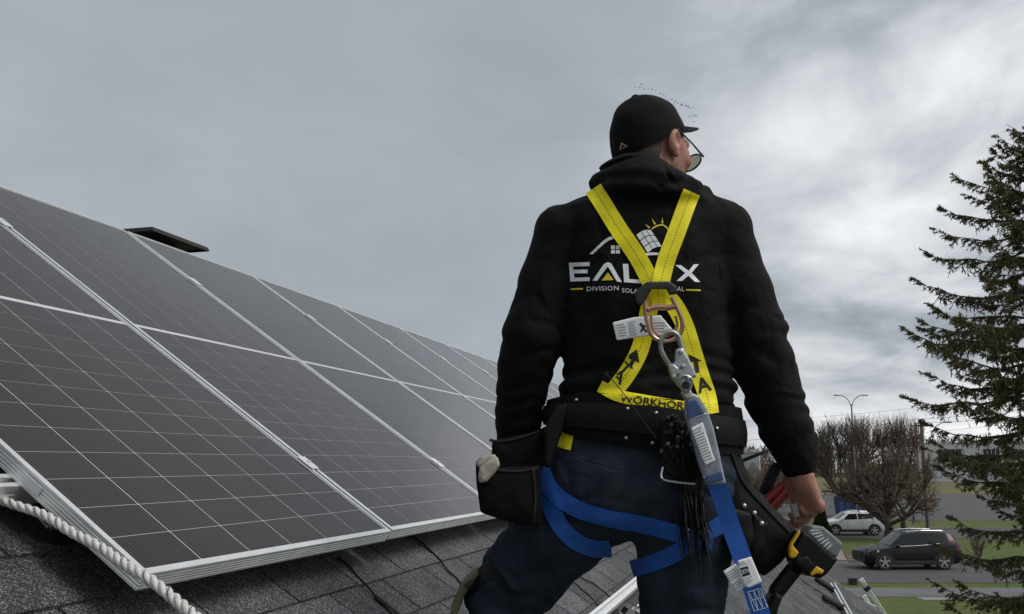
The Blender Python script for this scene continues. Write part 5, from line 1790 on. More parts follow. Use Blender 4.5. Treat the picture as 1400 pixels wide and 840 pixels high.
def strap(name, path, width, names, m, parent, caster=None, **kw):
    t, b = strap_geo(path, width, names, **kw); o, V, Fc = strap_mesh(name, t, b, m, parent)
    if caster: add_caster(caster, V, Fc)
    return o


def free_strap(name, pts, width, m, parent, th=.0024, caster=None, side=None, twist=None):
    """webbing hanging free: pts are (px, py, optical depth)"""
    Q = catmull([opt(*p) for p in pts], 8 * len(pts)); T = np.gradient(Q, axis=0); T /= np.linalg.norm(T, axis=1)[:, None]
    top = []; bot = []
    for i, (q, t) in enumerate(zip(Q, T)):
        v = q - CAM; v /= np.linalg.norm(v); s = np.cross(t, v); s /= np.linalg.norm(s); nrm = np.cross(s, t)
        if twist is not None:
            a = twist[0] + (twist[1] - twist[0]) * i / (len(Q) - 1); s, nrm = s * math.cos(a) + nrm * math.sin(a), nrm * math.cos(a) - s * math.sin(a)
        top.append([q + s * width * (j / 6 - .5) - nrm * th / 2 for j in range(7)]); bot.append([q + s * width * (j / 6 - .5) + nrm * th / 2 for j in range(7)])
    o, V, Fc = strap_mesh(name, np.array(top), np.array(bot), m, parent)
    if caster: add_caster(caster, V, Fc)
    return o


def tri_split(T, mx):
    out = []; st = list(T)
    while st:
        a, b, c = st.pop(); l = [np.linalg.norm(a - b), np.linalg.norm(b - c), np.linalg.norm(c - a)]
        k = int(np.argmax(l))
        if l[k] <= mx: out.append((a, b, c)); continue
        if k == 1: a, b, c = b, c, a
        elif k == 2: a, b, c = c, a, b
        m = (a + b) / 2; st += [(a, m, c), (m, b, c)]
    return out


def decal(name, tris, names, m, parent, off=.0012, mx=7.0):
    """flat print: triangles in photograph pixels, laid on the surface there"""
    V = []; Fc = []; key = {}
    for t in tri_split([tuple(np.asarray(p, float) for p in t) for t in tris], mx):
        f = []
        for p in t:
            k = (round(p[0], 2), round(p[1], 2))
            if k not in key:
                h, dn = hit(p[0], p[1], names)
                if h is None: key[k] = None
                else: key[k] = len(V); V.append(np.array(h[0]) - dn * off)
            f.append(key[k])
        if None not in f and len(set(f)) == 3: Fc.append(tuple(f))
    if not Fc: return None
    V = np.array(V); base = wloc(parent) if parent is not None else np.zeros(3)
    # one thickness of ink, facing the outside
    o = link(name, mesh_from(name, V - base, Fc), m, parent)
    if 'text' in name: tag(o, kind='stuff')
    return o


def poly_tris(poly):
    from mathutils.geometry import tessellate_polygon
    P = [Vector((x, y, 0)) for x, y in poly]
    return [tuple(np.array(poly[i]) for i in t) for t in tessellate_polygon([P])]


def text_tris(s, space=1.0, offset=0.0, shear=0.0):
    cu = bpy.data.curves.new('txt', 'FONT'); cu.body = s; cu.resolution_u = 3; cu.space_character = space; cu.offset = offset; cu.shear = shear
    ob = bpy.data.objects.new('txt', cu); C.objects.link(ob)
    dg = bpy.context.evaluated_depsgraph_get(); me = ob.evaluated_get(dg).to_mesh(); me.calc_loop_triangles()
    V = np.array([v.co[:2] for v in me.vertices]); T = [tuple(V[i] for i in t.vertices) for t in me.loop_triangles]
    ob.evaluated_get(dg).to_mesh_clear(); bpy.data.objects.remove(ob); bpy.data.curves.remove(cu)
    return T, V.min(0), V.max(0)


def place_text(s, x0, y0, x1, y1, h, **kw):
    """text running along the baseline (x0, y0)-(x1, y1) with cap height h, all in pixels"""
    T, a, b = text_tris(s, **kw); d = np.array([x1 - x0, y1 - y0], float); ln = np.linalg.norm(d); d /= ln; n = np.array([d[1], -d[0]])
    f = lambda p: np.array([x0, y0]) + d * (p[0] - a[0]) / (b[0] - a[0]) * ln + n * (p[1] - max(a[1], -1) * 0) / .69 * h
    return [tuple(f(p) for p in t) for t in T]


# ------------------------------------------------------------------ the print on the hoodie's back
z2 = lambda x, y: (740 + x * .3096, 240 + y * .3096)
def PZ(lst): return [z2(*p) for p in lst]
decal('print_letter', poly_tris(PZ([(122, 386), (214, 383), (214, 400), (142, 403), (142, 417), (205, 416), (205, 432), (144, 433), (146, 452), (214, 450), (214, 466), (128, 469)])), ['hoodie'], 'print_white', hood)
decal('print_letter', poly_tris(PZ([(226, 465), (277, 391), (293, 383), (309, 389), (356, 472), (334, 468), (294, 402), (246, 466)])), ['hoodie'], 'print_white', hood)
decal('print_letter', poly_tris(PZ([(360, 391), (385, 391), (388, 458), (440, 461), (440, 477), (366, 472)])), ['hoodie'], 'print_white', hood)
decal('print_letter', poly_tris(PZ([(592, 396), (616, 396), (651, 421), (674, 393), (696, 392), (664, 431), (702, 471), (678, 470), (650, 443), (622, 466), (598, 466), (636, 431)])), ['hoodie'], 'print_white', hood)
decal('print_triangle', poly_tris(PZ([(267, 464), (294, 428), (320, 462)])), ['hoodie'], 'print_yellow', hood)
R1 = catmull(PZ([(212, 348), (262, 300), (300, 272), (345, 268), (372, 282)]), 14); R2 = catmull(PZ([(228, 348), (270, 309), (304, 285), (345, 279), (368, 293)]), 14)
W_ = [];
for i in range(13): W_ += [(R1[i], R1[i + 1], R2[i + 1]), (R1[i], R2[i + 1], R2[i])]
for (x, y) in ((308, 309), (330, 309), (308, 329), (330, 329)): W_ += poly_tris(PZ([(x, y), (x + 18, y), (x + 18, y + 16), (x, y + 16)]))
decal('print_house', W_, ['hoodie'], 'print_white', hood)
def bil(u, v): 
    a, b, c, d = [np.array(p, float) for p in ((418, 262), (484, 240), (535, 316), (470, 345))]
    q = (a * (1 - u) + b * u) * (1 - v) + (d * (1 - u) + c * u) * v; return z2(q[0], q[1] - 10 * math.sin(u * 3.14))
W_ = []
for i in range(3):
    for j in range(3):
        u0, u1, v0, v1 = i / 3 + .02, (i + 1) / 3 - .02, j / 3 + .02, (j + 1) / 3 - .02
        W_ += poly_tris([bil(u0, v0), bil(u1, v0), bil(u1, v1), bil(u0, v1)])
W_ += poly_tris(PZ([(462, 344), (490, 340), (520, 342), (516, 352), (490, 352), (466, 354)]))
decal('print_panel', W_, ['hoodie'], 'print_white', hood)
W_ = []
A1 = catmull(PZ([(484, 238), (505, 222), (535, 216), (556, 228), (562, 240)]), 12); A2 = catmull(PZ([(492, 238), (509, 227), (534, 221), (551, 231), (556, 240)]), 12)
for i in range(11): W_ += [(A1[i], A1[i + 1], A2[i + 1]), (A1[i], A2[i + 1], A2[i])]
for a, b, c in (((457, 214), (476, 234), (482, 229)), ((488, 190), (499, 218), (507, 215)), ((535, 184), (531, 211), (539, 212))): W_.append(tuple(np.array(z2(*q)) for q in (a, b, c)))
for a, b in (((130, 499), (184, 497)), ((640, 502), (704, 504))): W_ += poly_tris(PZ([(a[0], a[1]), (b[0], b[1]), (b[0], b[1] + 7), (a[0], a[1] + 7)]))
decal('print_sun', W_, ['hoodie'], 'print_yellow', hood)
a, b = z2(201, 511), z2(342, 507); decal('print_text', place_text('DIVISION', *a, *b, 6.0, space=1.1), ['hoodie'], 'print_white', hood)
a, b = z2(356, 517), z2(432, 522); decal('print_text', place_text('SOLAI', *a, *b, 6.0, space=1.1), ['hoodie'], 'print_white', hood)
a, b = z2(600, 511), z2(632, 511); decal('print_text', place_text('AL', *a, *b, 6.0, space=1.1), ['hoodie'], 'print_white', hood)
# mark on the cap
zc_ = lambda x, y: (780 + x / 4.2, 100 + y / 4.2)
W_ = poly_tris([zc_(*p) for p in [(281, 444), (290, 397), (330, 421), (322, 427), (294, 409), (289, 442)]]) + poly_tris([zc_(*p) for p in [(296, 437), (304, 423), (318, 431), (306, 430)]])
decal('cap_mark', W_, ['cap'], 'print_gold', cap, mx=4)

# ------------------------------------------------------------------ tool belt
def ringband(px0, px1, tops, bots, a_in, th, b_, dyc, m, name, parent, caster=None):
    """band round the waist: tops/bots are (px, py) edges on the camera side, mirrored on the far side"""
    cx = (px0 + px1) / 2; a = mpx((px1 - px0) / 2); n = 72
    tx, ty = np.array(tops).T; bx, by = np.array(bots).T
    go = []; gi = []
    c0 = L3(cx, 600, dyc)
    for k in range(n):
        t = 2 * math.pi * k / n; e = 2 / 2.3
        x = np.sign(math.cos(t)) * abs(math.cos(t)) ** e; y = np.sign(math.sin(t)) * abs(math.sin(t)) ** e
        pxx = cx + x * (px1 - px0) / 2
        zt = L3(pxx, np.interp(pxx, tx, ty))[2]; zb = L3(pxx, np.interp(pxx, bx, by))[2]
        ro, rb_ = [], []
        for s in np.linspace(0, 1, 5):
            z = zt * (1 - s) + zb * s; bulge = .004 * math.sin(s * 3.14)
            ro.append(np.array([c0[0] + x * (a + th + bulge), D0 + dyc + y * (b_ + th + bulge), z]))
            rb_.append(np.array([c0[0] + x * a, D0 + dyc + y * b_, z]))
        go.append(ro); gi.append(rb_)
    go = towld(np.array(go + go[:1])); gi = towld(np.array(gi + gi[:1])); mb = MB(); mb.grid(go); mb.grid(gi[:, ::-1])
    N1 = go.shape[0] * 5
    for i in range(n): mb.f.append((i * 5, N1 + i * 5 + 4, N1 + (i + 1) * 5 + 4, (i + 1) * 5)); mb.f.append((i * 5 + 4, (i + 1) * 5 + 4, N1 + (i + 1) * 5, N1 + i * 5))
    o = put(name, mb, m, parent, smooth=True, sharp=50)
    if caster: add_caster(caster, mb.verts(), mb.f)
    return o


belt = empty('tool_belt', towld(L3(880, 600, 0)), 'wide black padded tool belt with two pouches round the waist', 'tool belt')
ringband(757, 1004, [(757, 548), (800, 541), (880, 549), (940, 556), (1004, 560)], [(757, 588), (800, 600), (860, 612), (900, 622), (1004, 622)], 0, .012, .140, .0, 'nylon_worn', 'belt_pad', belt, 'pad')
ringband(752, 1008, [(752, 556), (800, 555), (880, 560), (940, 569), (1008, 577)], [(752, 580), (800, 588), (880, 597), (940, 607), (1008, 612)], 0, .012, .148, .0, 'leather_black', 'belt_strap', belt, 'belt')
for (x, y) in ((788, 547), (858, 559), (897, 565), (856, 599), (892, 606), (980, 586)):
    h, dn = hit(x, y, ['pad', 'belt']); p = np.array(h[0]); mb = MB(); v = np.array(h[1])
    if v @ dn > 0: v = -v
    mb.tube([p - v * .001, p + v * .0015, p + v * .003, p + v * .0038], [.0045, .0045, .0034, .0012], 10); put('rivet', mb, 'steel_rivet', belt, smooth=True)


def poly_sdf2(X, Z, poly):
    P = np.asarray(poly, float); d = np.full(X.shape, 1e9); s = np.ones(X.shape); n = len(P)
    for i in range(n):
        a, b = P[i], P[i - 1]; e = b - a; wx = X - a[0]; wz = Z - a[1]
        t = np.clip((wx * e[0] + wz * e[1]) / (e @ e), 0, 1); d = np.minimum(d, (wx - t * e[0]) ** 2 + (wz - t * e[1]) ** 2)
        c1 = Z >= a[1]; c2 = Z < b[1]; c3 = e[0] * wz > e[1] * wx
        s = np.where((c1 & c2 & c3) | (~c1 & ~c2 & ~c3), -s, s)
    return s * np.sqrt(d)


def slab(pxpoly, dy, half, rnd, h=.004, bulge=0.0, extra=None, wob=.0):
    """rounded solid whose outline is a polygon (photograph pixels at depth offset dy) and which is 2*half deep"""
    pl = np.array([L3(x, y, dy)[[0, 2]] for x, y in pxpoly]); pad = .02
    lo = np.array([pl[:, 0].min() - pad, D0 + dy - half - bulge - pad, pl[:, 1].min() - pad]); hi = np.array([pl[:, 0].max() + pad, D0 + dy + half + bulge + pad, pl[:, 1].max() + pad])
    P = gridpts(lo, hi, h)
    d2 = poly_sdf2(P[:, 0, :, 0], P[:, 0, :, 2], pl)[:, None, :] + rnd
    hh = half + (bulge * np.clip(-d2 / .05, 0, 1) ** .6 if bulge else 0)
    dz = np.abs(P[..., 1] - D0 - dy) - hh + rnd
    d = np.minimum(np.maximum(d2, dz), 0) + np.sqrt(np.maximum(d2, 0) ** 2 + np.maximum(dz, 0) ** 2) - rnd
    if wob: d = d + wob * waves(P, 91, .06, 5)
    if extra is not None: d = extra(P, d)
    V, Q = surfnet(d, lo, h); V = smoothmesh(V, Q, 1, .5); return V, Q


def slab_put(name, m, parent, *a, caster=None, **kw):
    V, Q = slab(*a, **kw); W = towld(V); o = put(name, (W, Q), m, parent, smooth=True, sharp=None)
    if caster: add_caster(caster, W, Q)
    return o


# left pouch: tall rear compartment, bulging front pocket, rim binding, flap strap
lp = slab_put('pouch', 'nylon_worn', belt, [(673, 603), (744, 588), (748, 600), (744, 700), (690, 712), (672, 650)], -.02, .030, .010, bulge=.01, wob=.0015, caster='lp0')
slab_put('pocket', 'nylon_worn', belt, [(651, 634), (676, 640), (738, 636), (742, 700), (738, 718), (712, 716), (686, 710), (658, 700), (652, 664)], -.085, .034, .009, bulge=.012, wob=.002, caster='lp1')
for pts in ([(671, 602), (700, 600), (745, 586)], [(676, 641), (706, 643), (740, 638)], [(729, 640), (732, 680), (729, 714)]):
    Q = []
    for x, y in catmull(pts, 12):
        h, dn = hit(x, y + 2, ['lp0', 'lp1']); Q.append(np.array(h[0]) - dn * .001 if h is not None else opt(x, y, 2.36))
    mb = MB(); mb.tube(Q, .0042, 8); put('binding', mb, 'leather_edge', belt, smooth=True)
slab_put('belt_loop', 'leather_black', belt, [(745, 585), (760, 556), (775, 550), (778, 560), (768, 592), (752, 640), (744, 640)], -.10, .012, .006)
# right pouch: big nail bag seen obliquely, with tool sleeves
slab_put('pouch', 'leather_black', belt, [(985, 590), (1000, 595), (1006, 628), (1022, 660), (1050, 690), (1082, 722), (1084, 742), (1062, 768), (1040, 786), (1010, 768), (984, 742), (974, 700), (978, 640)], -.045, .048, .016, bulge=.012, wob=.002, caster='rp0')
slab_put('sleeve', 'leather_black', belt, [(1000, 694), (1026, 702), (1032, 735), (1016, 772), (1000, 764), (990, 735)], -.105, .014, .009, bulge=.006, wob=.0015, caster='rp1')
slab_put('sleeve', 'leather_black', belt, [(1028, 700), (1050, 716), (1046, 752), (1026, 770), (1022, 740)], -.10, .012, .008, bulge=.006, wob=.0015, caster='rp2')
slab_put('flap', 'leather_black', belt, [(972, 585), (1000, 582), (1010, 600), (1004, 632), (990, 648), (972, 640)], -.085, .010, .006, wob=.001)
for pts in ([(1003, 612), (1020, 655), (1052, 692), (1083, 724)],):
    Q = []
    for x, y in catmull(pts, 20):
        h, dn = hit(x - 4, y + 4, ['rp0']); Q.append(np.array(h[0]) - dn * .001 if h is not None else opt(x, y, 2.33))
    mb = MB(); mb.tube(Q, .0046, 8); put('binding', mb, 'leather_edge', belt, smooth=True)
for (x, y) in ((1017, 692), (1031, 702), (1041, 716)):
    h, dn = hit(x, y, ['rp0', 'rp1', 'rp2']); p = np.array(h[0]); v = -dn; mb = MB()
    mb.tube([p - v * .001, p + v * .0015, p + v * .003, p + v * .0038], [.0058, .0058, .0042, .0012], 10); put('rivet', mb, 'steel_rivet', belt, smooth=True)
# wire clip under the zip ties
mb = MB(); mb.tube(catmull([opt(907, 636, 2.165), opt(905, 654, 2.15), opt(922, 659, 2.14), opt(950, 662, 2.14)], 24), .0028, 8); put('wire_clip', mb, 'steel', belt, smooth=True)
# leather tab behind the zip ties
slab_put('tab', 'leather_black', belt, [(903, 572), (960, 580), (966, 650), (930, 664), (903, 640)], -.175, .006, .004)

# ------------------------------------------------------------------ details of the jeans
decal('back_pocket', poly_tris([(774, 625), (838, 646), (836, 660), (818, 690), (780, 676)]), ['jeans'], 'denim_worn', jean, off=.003)
mat('seam_thread', (0.03, 0.033, 0.04), 0.8)
def seam(pts, name='seam', m='seam_thread', r_=.0011, names=('jeans',), parent=None, off=.001):
    Q = []
    for x, y in catmull(pts, 5 * len(pts)):
        h, dn = hit(x, y, names)
        if h is not None: Q.append(np.array(h[0]) - dn * off)
    if len(Q) > 2: mb = MB(); mb.tube(Q, r_, 5); put(name, mb, m, parent or jean, smooth=True)
seam([(837, 648), (836, 662), (818, 690)]); seam([(833, 648), (832, 660), (815, 688)]); seam([(774, 624), (838, 646)]); seam([(887, 627), (884, 665), (868, 706)]); seam([(760, 612), (830, 636), (890, 645)])
seam([(776, 640), (780, 676), (800, 684), (818, 690)])

# knee pad
kp = empty('knee_pad', towld(L3(650, 812, .1)), 'olive and black knee pad strapped round the bent knee', 'knee pad')
mat('olive_cloth', (0.12, 0.12, 0.065), 0.85, noise=(30, .2))
kd = LEG_L[3][0] - LEG_L[2][0]
slab_put('shell', 'olive_cloth', kp, [(629, 800), (640, 786), (652, 776), (657, 782), (645, 796), (636, 812), (626, 840), (617, 842), (619, 822)], .075, .055, .006, h=.004)
strap('strap', [(640, 812), (660, 790), (676, 786), (694, 806), (705, 826), (712, 848)], .020, ['jeans'], 'web_black', kp)
strap('strap', [(632, 806), (648, 792), (664, 778), (672, 770)], .026, ['jeans'], 'web_black', kp)
slab_put('buckle', 'black_plastic', kp, [(634, 800), (644, 790), (650, 796), (640, 808)], -.01, .010, .004, h=.003)

# ------------------------------------------------------------------ fall-arrest harness
har = empty('safety_harness', towld(L3(893, 400, -.13)), 'yellow and blue webbing safety harness worn over the hoodie', 'harness')
YW = .044
strap('shoulder_strap', [(811, 258), (822, 275), (845, 312), (872, 352), (893, 392)], YW, ['hoodie'], 'web_yellow', har, 'ys1')
strap('shoulder_strap', [(946, 263), (940, 277), (925, 318), (911, 356), (902, 392)], YW, ['hoodie', 'ys1'], 'web_yellow', har, 'ys2')
strap('lower_strap', [(893, 400), (887, 425), (882, 450), (874, 480), (858, 510), (838, 536)], YW, ['hoodie'], 'web_yellow', har, 'ys3')
strap('lower_strap', [(905, 400), (922, 418), (936, 445), (947, 480), (957, 512), (967, 542), (971, 566)], YW, ['hoodie', 'belt', 'pad'], 'web_yellow', har, 'ys4')
strap('waist_strap', [(820, 528), (845, 541), (880, 548), (915, 554), (955, 560)], .030, ['hoodie', 'ys3', 'ys4', 'pad'], 'web_yellow_plain', har, 'ys5')
# black back plate and the yellow loop through it
slab_put('back_plate', 'black_plastic', har, [(872, 395), (884, 386), (914, 385), (925, 392), (927, 402), (915, 404), (912, 396), (889, 398), (884, 408), (876, 420), (868, 414), (867, 402)], -.148, .008, .004, h=.003, caster='plate')
strap('loop', [(900, 396, 1.0), (900, 405, .98), (901, 413, .96), (900, 420, .9)], .036, ['hoodie', 'ys1', 'ys2', 'ys3', 'ys4', 'plate'], 'web_yellow', har, 'ys6', off=.008, th=.006)
# D ring: rounded bow with a straight bar, bronze
mat('bronze_pink', (0.60, 0.36, 0.29), 0.33, 0.9, noise=(40, .1))
DRD = 2.195
z4 = lambda x, y: (860 + x * .3096, 400 + y * .3096)
bow = [(72, 40), (72, 80), (80, 130), (98, 185), (135, 212), (180, 214), (220, 190), (236, 150), (228, 105), (205, 55), (188, 22)]
mb = MB(); mb.tube(catmull([opt(*z4(*p), DRD - .01 * i / 10) for i, p in enumerate(bow)], 60), .0050, 10); mb2 = mb
dr = put('d_ring', mb, 'bronze_pink', har, smooth=True)
mb = MB(); mb.tube(catmull([opt(*z4(82, 78), DRD), opt(*z4(120, 66), DRD), opt(*z4(170, 68), DRD - .003), opt(*z4(205, 62), DRD - .008)], 16), .0068, 10); put('bar', mb, 'bronze_pink', dr, smooth=True)
inn = [(96, 100), (100, 140), (112, 172), (140, 192), (170, 192), (200, 172), (212, 140), (205, 104)]
mb = MB(); mb.tube(catmull([opt(*z4(*p), DRD) for p in inn], 40), .0034, 8); put('inner_bow', mb, 'bronze_pink', dr, smooth=True)
# white label behind the ring
mat('label_white', (0.80, 0.81, 0.83), 0.6, noise=(40, .05)); mat('label_grey_ink', (0.24, 0.245, 0.26), 0.8)
lab = slab_put('care_label', 'label_white', har, [(837, 441), (865, 434), (903, 431), (921, 452), (910, 462), (886, 460), (862, 463), (843, 466)], -.172, .0022, .0010, h=.0022, caster='lab')
W_ = []
def textlines(poly4, rows, cols_, seed):
    a, b, c, d = [np.array(p, float) for p in poly4]; r = np.random.default_rng(seed); out = []
    B = lambda u, v: (a * (1 - u) + b * u) * (1 - v) + (d * (1 - u) + c * u) * v
    for i in range(rows):
        v0 = (i + .25) / rows; v1 = (i + .68) / rows; u = 0.0
        while u < .93:
            w = r.uniform(.04, .13)
            if u + w > r.uniform(.8, 1.05): break
            out += poly_tris([B(u, v0), B(u + w, v0), B(u + w, v1), B(u, v1)]); u += w + .025
    return out
W_ = textlines([(842, 444), (855, 441), (858, 460), (846, 462)], 5, 1, 1) + textlines([(858, 440), (868, 438), (872, 458), (861, 461)], 7, 1, 2) + textlines([(892, 440), (910, 440), (914, 455), (894, 456)], 4, 1, 3)
decal('label_text', W_, ['lab'], 'label_grey_ink', lab, off=.0006)
W_ = poly_tris([(876, 441), (879, 444), (884, 446), (881, 449), (886, 453), (884, 455), (879, 451), (877, 455), (875, 453), (878, 448), (874, 444)]); decal('label_symbol', W_, ['lab'], 'print_black', lab, off=.0006)
# arrows and letters on the lower straps, writing on the waist strap
ST = ['ys3', 'ys4', 'ys5']
z3 = lambda x, y: (640 + x * .3096, 460 + y * .3096)
decal('strap_print', poly_tris([z3(*p) for p in [(698, 92), (746, 56), (757, 118), (738, 108), (722, 138), (706, 130), (722, 104)]]), ST, 'print_black', har, off=.0009)
decal('strap_print', place_text('T', 846, 503, 857, 513, 13, offset=.02), ST, 'print_black', har, off=.0009)
decal('strap_print', place_text('A', 833, 515, 849, 527, 16, offset=.02), ST, 'print_black', har, off=.0009)
decal('strap_print', poly_tris([z4(*p) for p in [(262, 272), (322, 302), (304, 304), (312, 352), (292, 358), (286, 306), (270, 308)]]), ST, 'print_black', har, off=.0009)
decal('strap_print', place_text('A', *z4(306, 445), *z4(368, 428), 19, offset=.03), ST, 'print_black', har, off=.0009)
decal('strap_print', place_text('WORKHORSE', 847, 549, 950, 562, 9.5, offset=.025), ST, 'print_black', har, off=.0009)
# yellow tag end by the left hip
strap('strap_end', [(753, 594), (762, 598), (770, 603), (782, 606)], .036, ['jeans', 'belt', 'pad', 'hoodie', 'lp0'], 'web_yellow_plain', har, off=.006)
# blue leg straps
strap('leg_strap', [(742, 648), (752, 690), (768, 722), (790, 742), (814, 751), (831, 751)], .042, ['jeans', 'lp0'], 'web_blue', har, 'bs1', tail='end')
strap('leg_strap', [(740, 640), (752, 668), (785, 694), (830, 709), (880, 718), (930, 731), (975, 742)], .042, ['jeans', 'bs1', 'lp0'], 'web_blue', har, 'bs2')
strap('leg_strap', [(868, 777), (895, 769), (925, 756), (955, 736), (990, 715)], .042, ['jeans', 'bs2'], 'web_blue', har, 'bs3', tail='start')

# ------------------------------------------------------------------ lanyard: snap hook, energy absorber, blue webbing
lan = empty('lanyard', opt(930, 490, 2.17), 'safety lanyard with steel snap hook, clear absorber sleeve and blue webbing', 'lanyard')
mat('zinc', (0.42, 0.43, 0.43), 0.38, 0.9, noise=(50, .18), bump=(120, .2, .001))
HD = 2.172
bow = [(150, 190), (165, 178), (195, 176), (218, 195), (228, 230), (240, 262)]
mb = MB(); mb.tube(catmull([opt(*z4(*p), HD) for p in bow], 24), [.0062] * 24, 10); hk = put('hook', mb, 'zinc', lan, smooth=True)
mb = MB(); mb.tube(catmull([opt(*z4(*p), HD) for p in [(150, 190), (140, 222), (142, 255), (165, 300), (190, 340)]], 20), .0058, 10); put('gate', mb, 'zinc', lan, smooth=True)
def optslab(name, pl, dep, half, rnd, m, parent, h=.0028, caster=None):
    return slab_put(name, m, parent, [z4(*p) for p in pl], dep - D0, half, rnd, h=h, caster=caster)
optslab('body', [(205, 250), (235, 245), (258, 285), (285, 335), (298, 372), (272, 388), (268, 440), (246, 452), (222, 420), (196, 390), (180, 345), (172, 315), (200, 312)], 2.145, .009, .004, 'zinc', lan, caster='hk')
for p in ((231, 262), (240, 325), (198, 372), (262, 378)):
    q = opt(*z4(*p), 2.13); mb = MB(); mb.tube([q + FWD * .012, q, q - FWD * .003], [.0052, .0052, .0025], 10); put('rivet', mb, 'steel', lan, smooth=True)
q0 = opt(*z4(250, 410), 2.134); mb = MB(); mb.tube([q0 + FWD * .004, q0 - FWD * .0022, q0 - FWD * .0026], [.0088, .0088, .004], 14); put('eye', mb, 'black_rubber', lan, smooth=True)
mb = MB(); mb.tube(catmull([opt(*z4(222, 395), 2.131), opt(*z4(232, 372), 2.131), opt(*z4(262, 372), 2.131), opt(*z4(278, 392), 2.131), opt(*z4(268, 432), 2.131)], 20), .0036, 8); put('eye_rim', mb, 'zinc', lan, smooth=True)
slab_put('gate_lock', 'zinc', lan, [z4(*p) for p in [(168, 318), (192, 316), (228, 345), (226, 362), (192, 386), (176, 352)]], 2.140 - D0, .010, .003, h=.0026)
# clear sleeve over folded webbing
mat('clear_sleeve', (0.30, 0.33, 0.39), 0.22, spec=.6, trans=.30, noise=(35, .25, 5), coat=.6, coatr=.15, bump=(45, .4, .004))
mat('web_inner', (0.04, 0.075, 0.19), 0.7)
slab_put('absorber', 'clear_sleeve', lan, [(936, 540), (945, 537), (954, 541), (966, 560), (975, 585), (983, 620), (992, 662), (966, 664), (956, 640), (944, 600), (935, 568)], -.215, .014, .008, h=.003, caster='abs')
slab_put('label_card', 'label_white', lan, [(944, 585), (961, 577), (975, 622), (979, 630), (964, 637), (960, 628)], -.233, .0016, .0008, h=.002, caster='card')
decal('label_text', textlines([(947, 588), (960, 582), (975, 628), (964, 632)], 12, 1, 5), ['card'], 'label_grey_ink', lan, off=.0006)
for yy in (569, 649):
    mb = MB(); 
    Q = []
    for x in np.linspace(-14, 14, 8):
        cx = np.interp(yy, [540, 600, 660], [946, 962, 979]); h, dn = hit(cx + x * (1 if yy > 600 else .9), yy - x * .25, ['abs'])
        if h is not None: Q.append(np.array(h[0]) - dn * .0008)
    mb.tube(Q, .0018, 6); put('weld_line', mb, 'label_white', lan, smooth=True)
slab_put('inner_fold', 'web_inner', lan, [(937, 548), (952, 546), (964, 566), (940, 574)], -.2315, .0012, .0006, h=.002)
slab_put('inner_fold', 'web_inner', lan, [(964, 650), (987, 644), (990, 656), (967, 662)], -.2315, .0012, .0006, h=.002)
slab_put('neck', 'zinc', lan, [(930, 536), (944, 532), (948, 545), (938, 550)], -.222, .008, .004, h=.0025)
free_strap('webbing', [(978, 655, 2.16), (990, 690, 2.15), (1001, 725, 2.14), (1012, 755, 2.12), (1022, 785, 2.10), (1032, 815, 2.09), (1043, 850, 2.07), (1052, 885, 2.05), (1045, 960, 2.05)], .041, 'web_blue', lan, caster='lw')
# label folded round the webbing, stitched box below it
slab_put('webbing_label', 'label_white', lan, [(1008, 767), (1027, 761), (1042, 796), (1024, 804), (1017, 802), (1010, 785)], 2.098 - D0 - .012, .0035, .001, h=.0022, caster='wl1')
slab_put('webbing_label', 'label_white', lan, [(988, 781), (1006, 770), (1022, 801), (1006, 810)], 2.098 - D0 - .005, .0018, .001, h=.0022, caster='wl')
decal('label_text', poly_tris([(1008, 778), (1022, 774), (1026, 786), (1012, 790)]), ['wl', 'wl1'], 'print_black', lan, off=.0006)
decal('label_text', place_text('NORTH', 1010, 787, 1024, 783, 6), ['wl', 'wl1'], 'label_white', lan, off=.0012)
decal('label_text', textlines([(1006, 770), (1018, 766), (1021, 772), (1009, 776)], 3, 1, 6) + textlines([(1014, 792), (1028, 787), (1032, 796), (1018, 801)], 4, 1, 7) , ['wl', 'wl1'], 'label_grey_ink', lan, off=.0006)
decal('label_text', textlines([(992, 784), (1005, 776), (1011, 788), (998, 796)], 4, 1, 8) + textlines([(1000, 799), (1012, 792), (1016, 801), (1006, 808)], 3, 1, 9), ['wl'], 'label_grey_ink', lan, off=.0006)
mat('stitch_white', (0.5, 0.52, 0.56), 0.8)
for pts in ([(1022, 810), (1043, 804), (1052, 830), (1031, 836), (1022, 810)], [(1024, 811), (1036, 834), (1030, 808), (1043, 832), (1036, 806), (1050, 830)], [(1026, 822), (1047, 815)]):
    Q = []
    for a, b in zip(pts[:-1], pts[1:]):
        for t in np.linspace(0, 1, 8):
            h, dn = hit(a[0] + (b[0] - a[0]) * t, a[1] + (b[1] - a[1]) * t, ['lw'])
            if h is not None: Q.append(np.array(h[0]) - dn * .0006)
    if len(Q) > 3: mb = MB(); mb.tube(Q, .0009, 5); put('stitching', mb, 'stitch_white', lan)

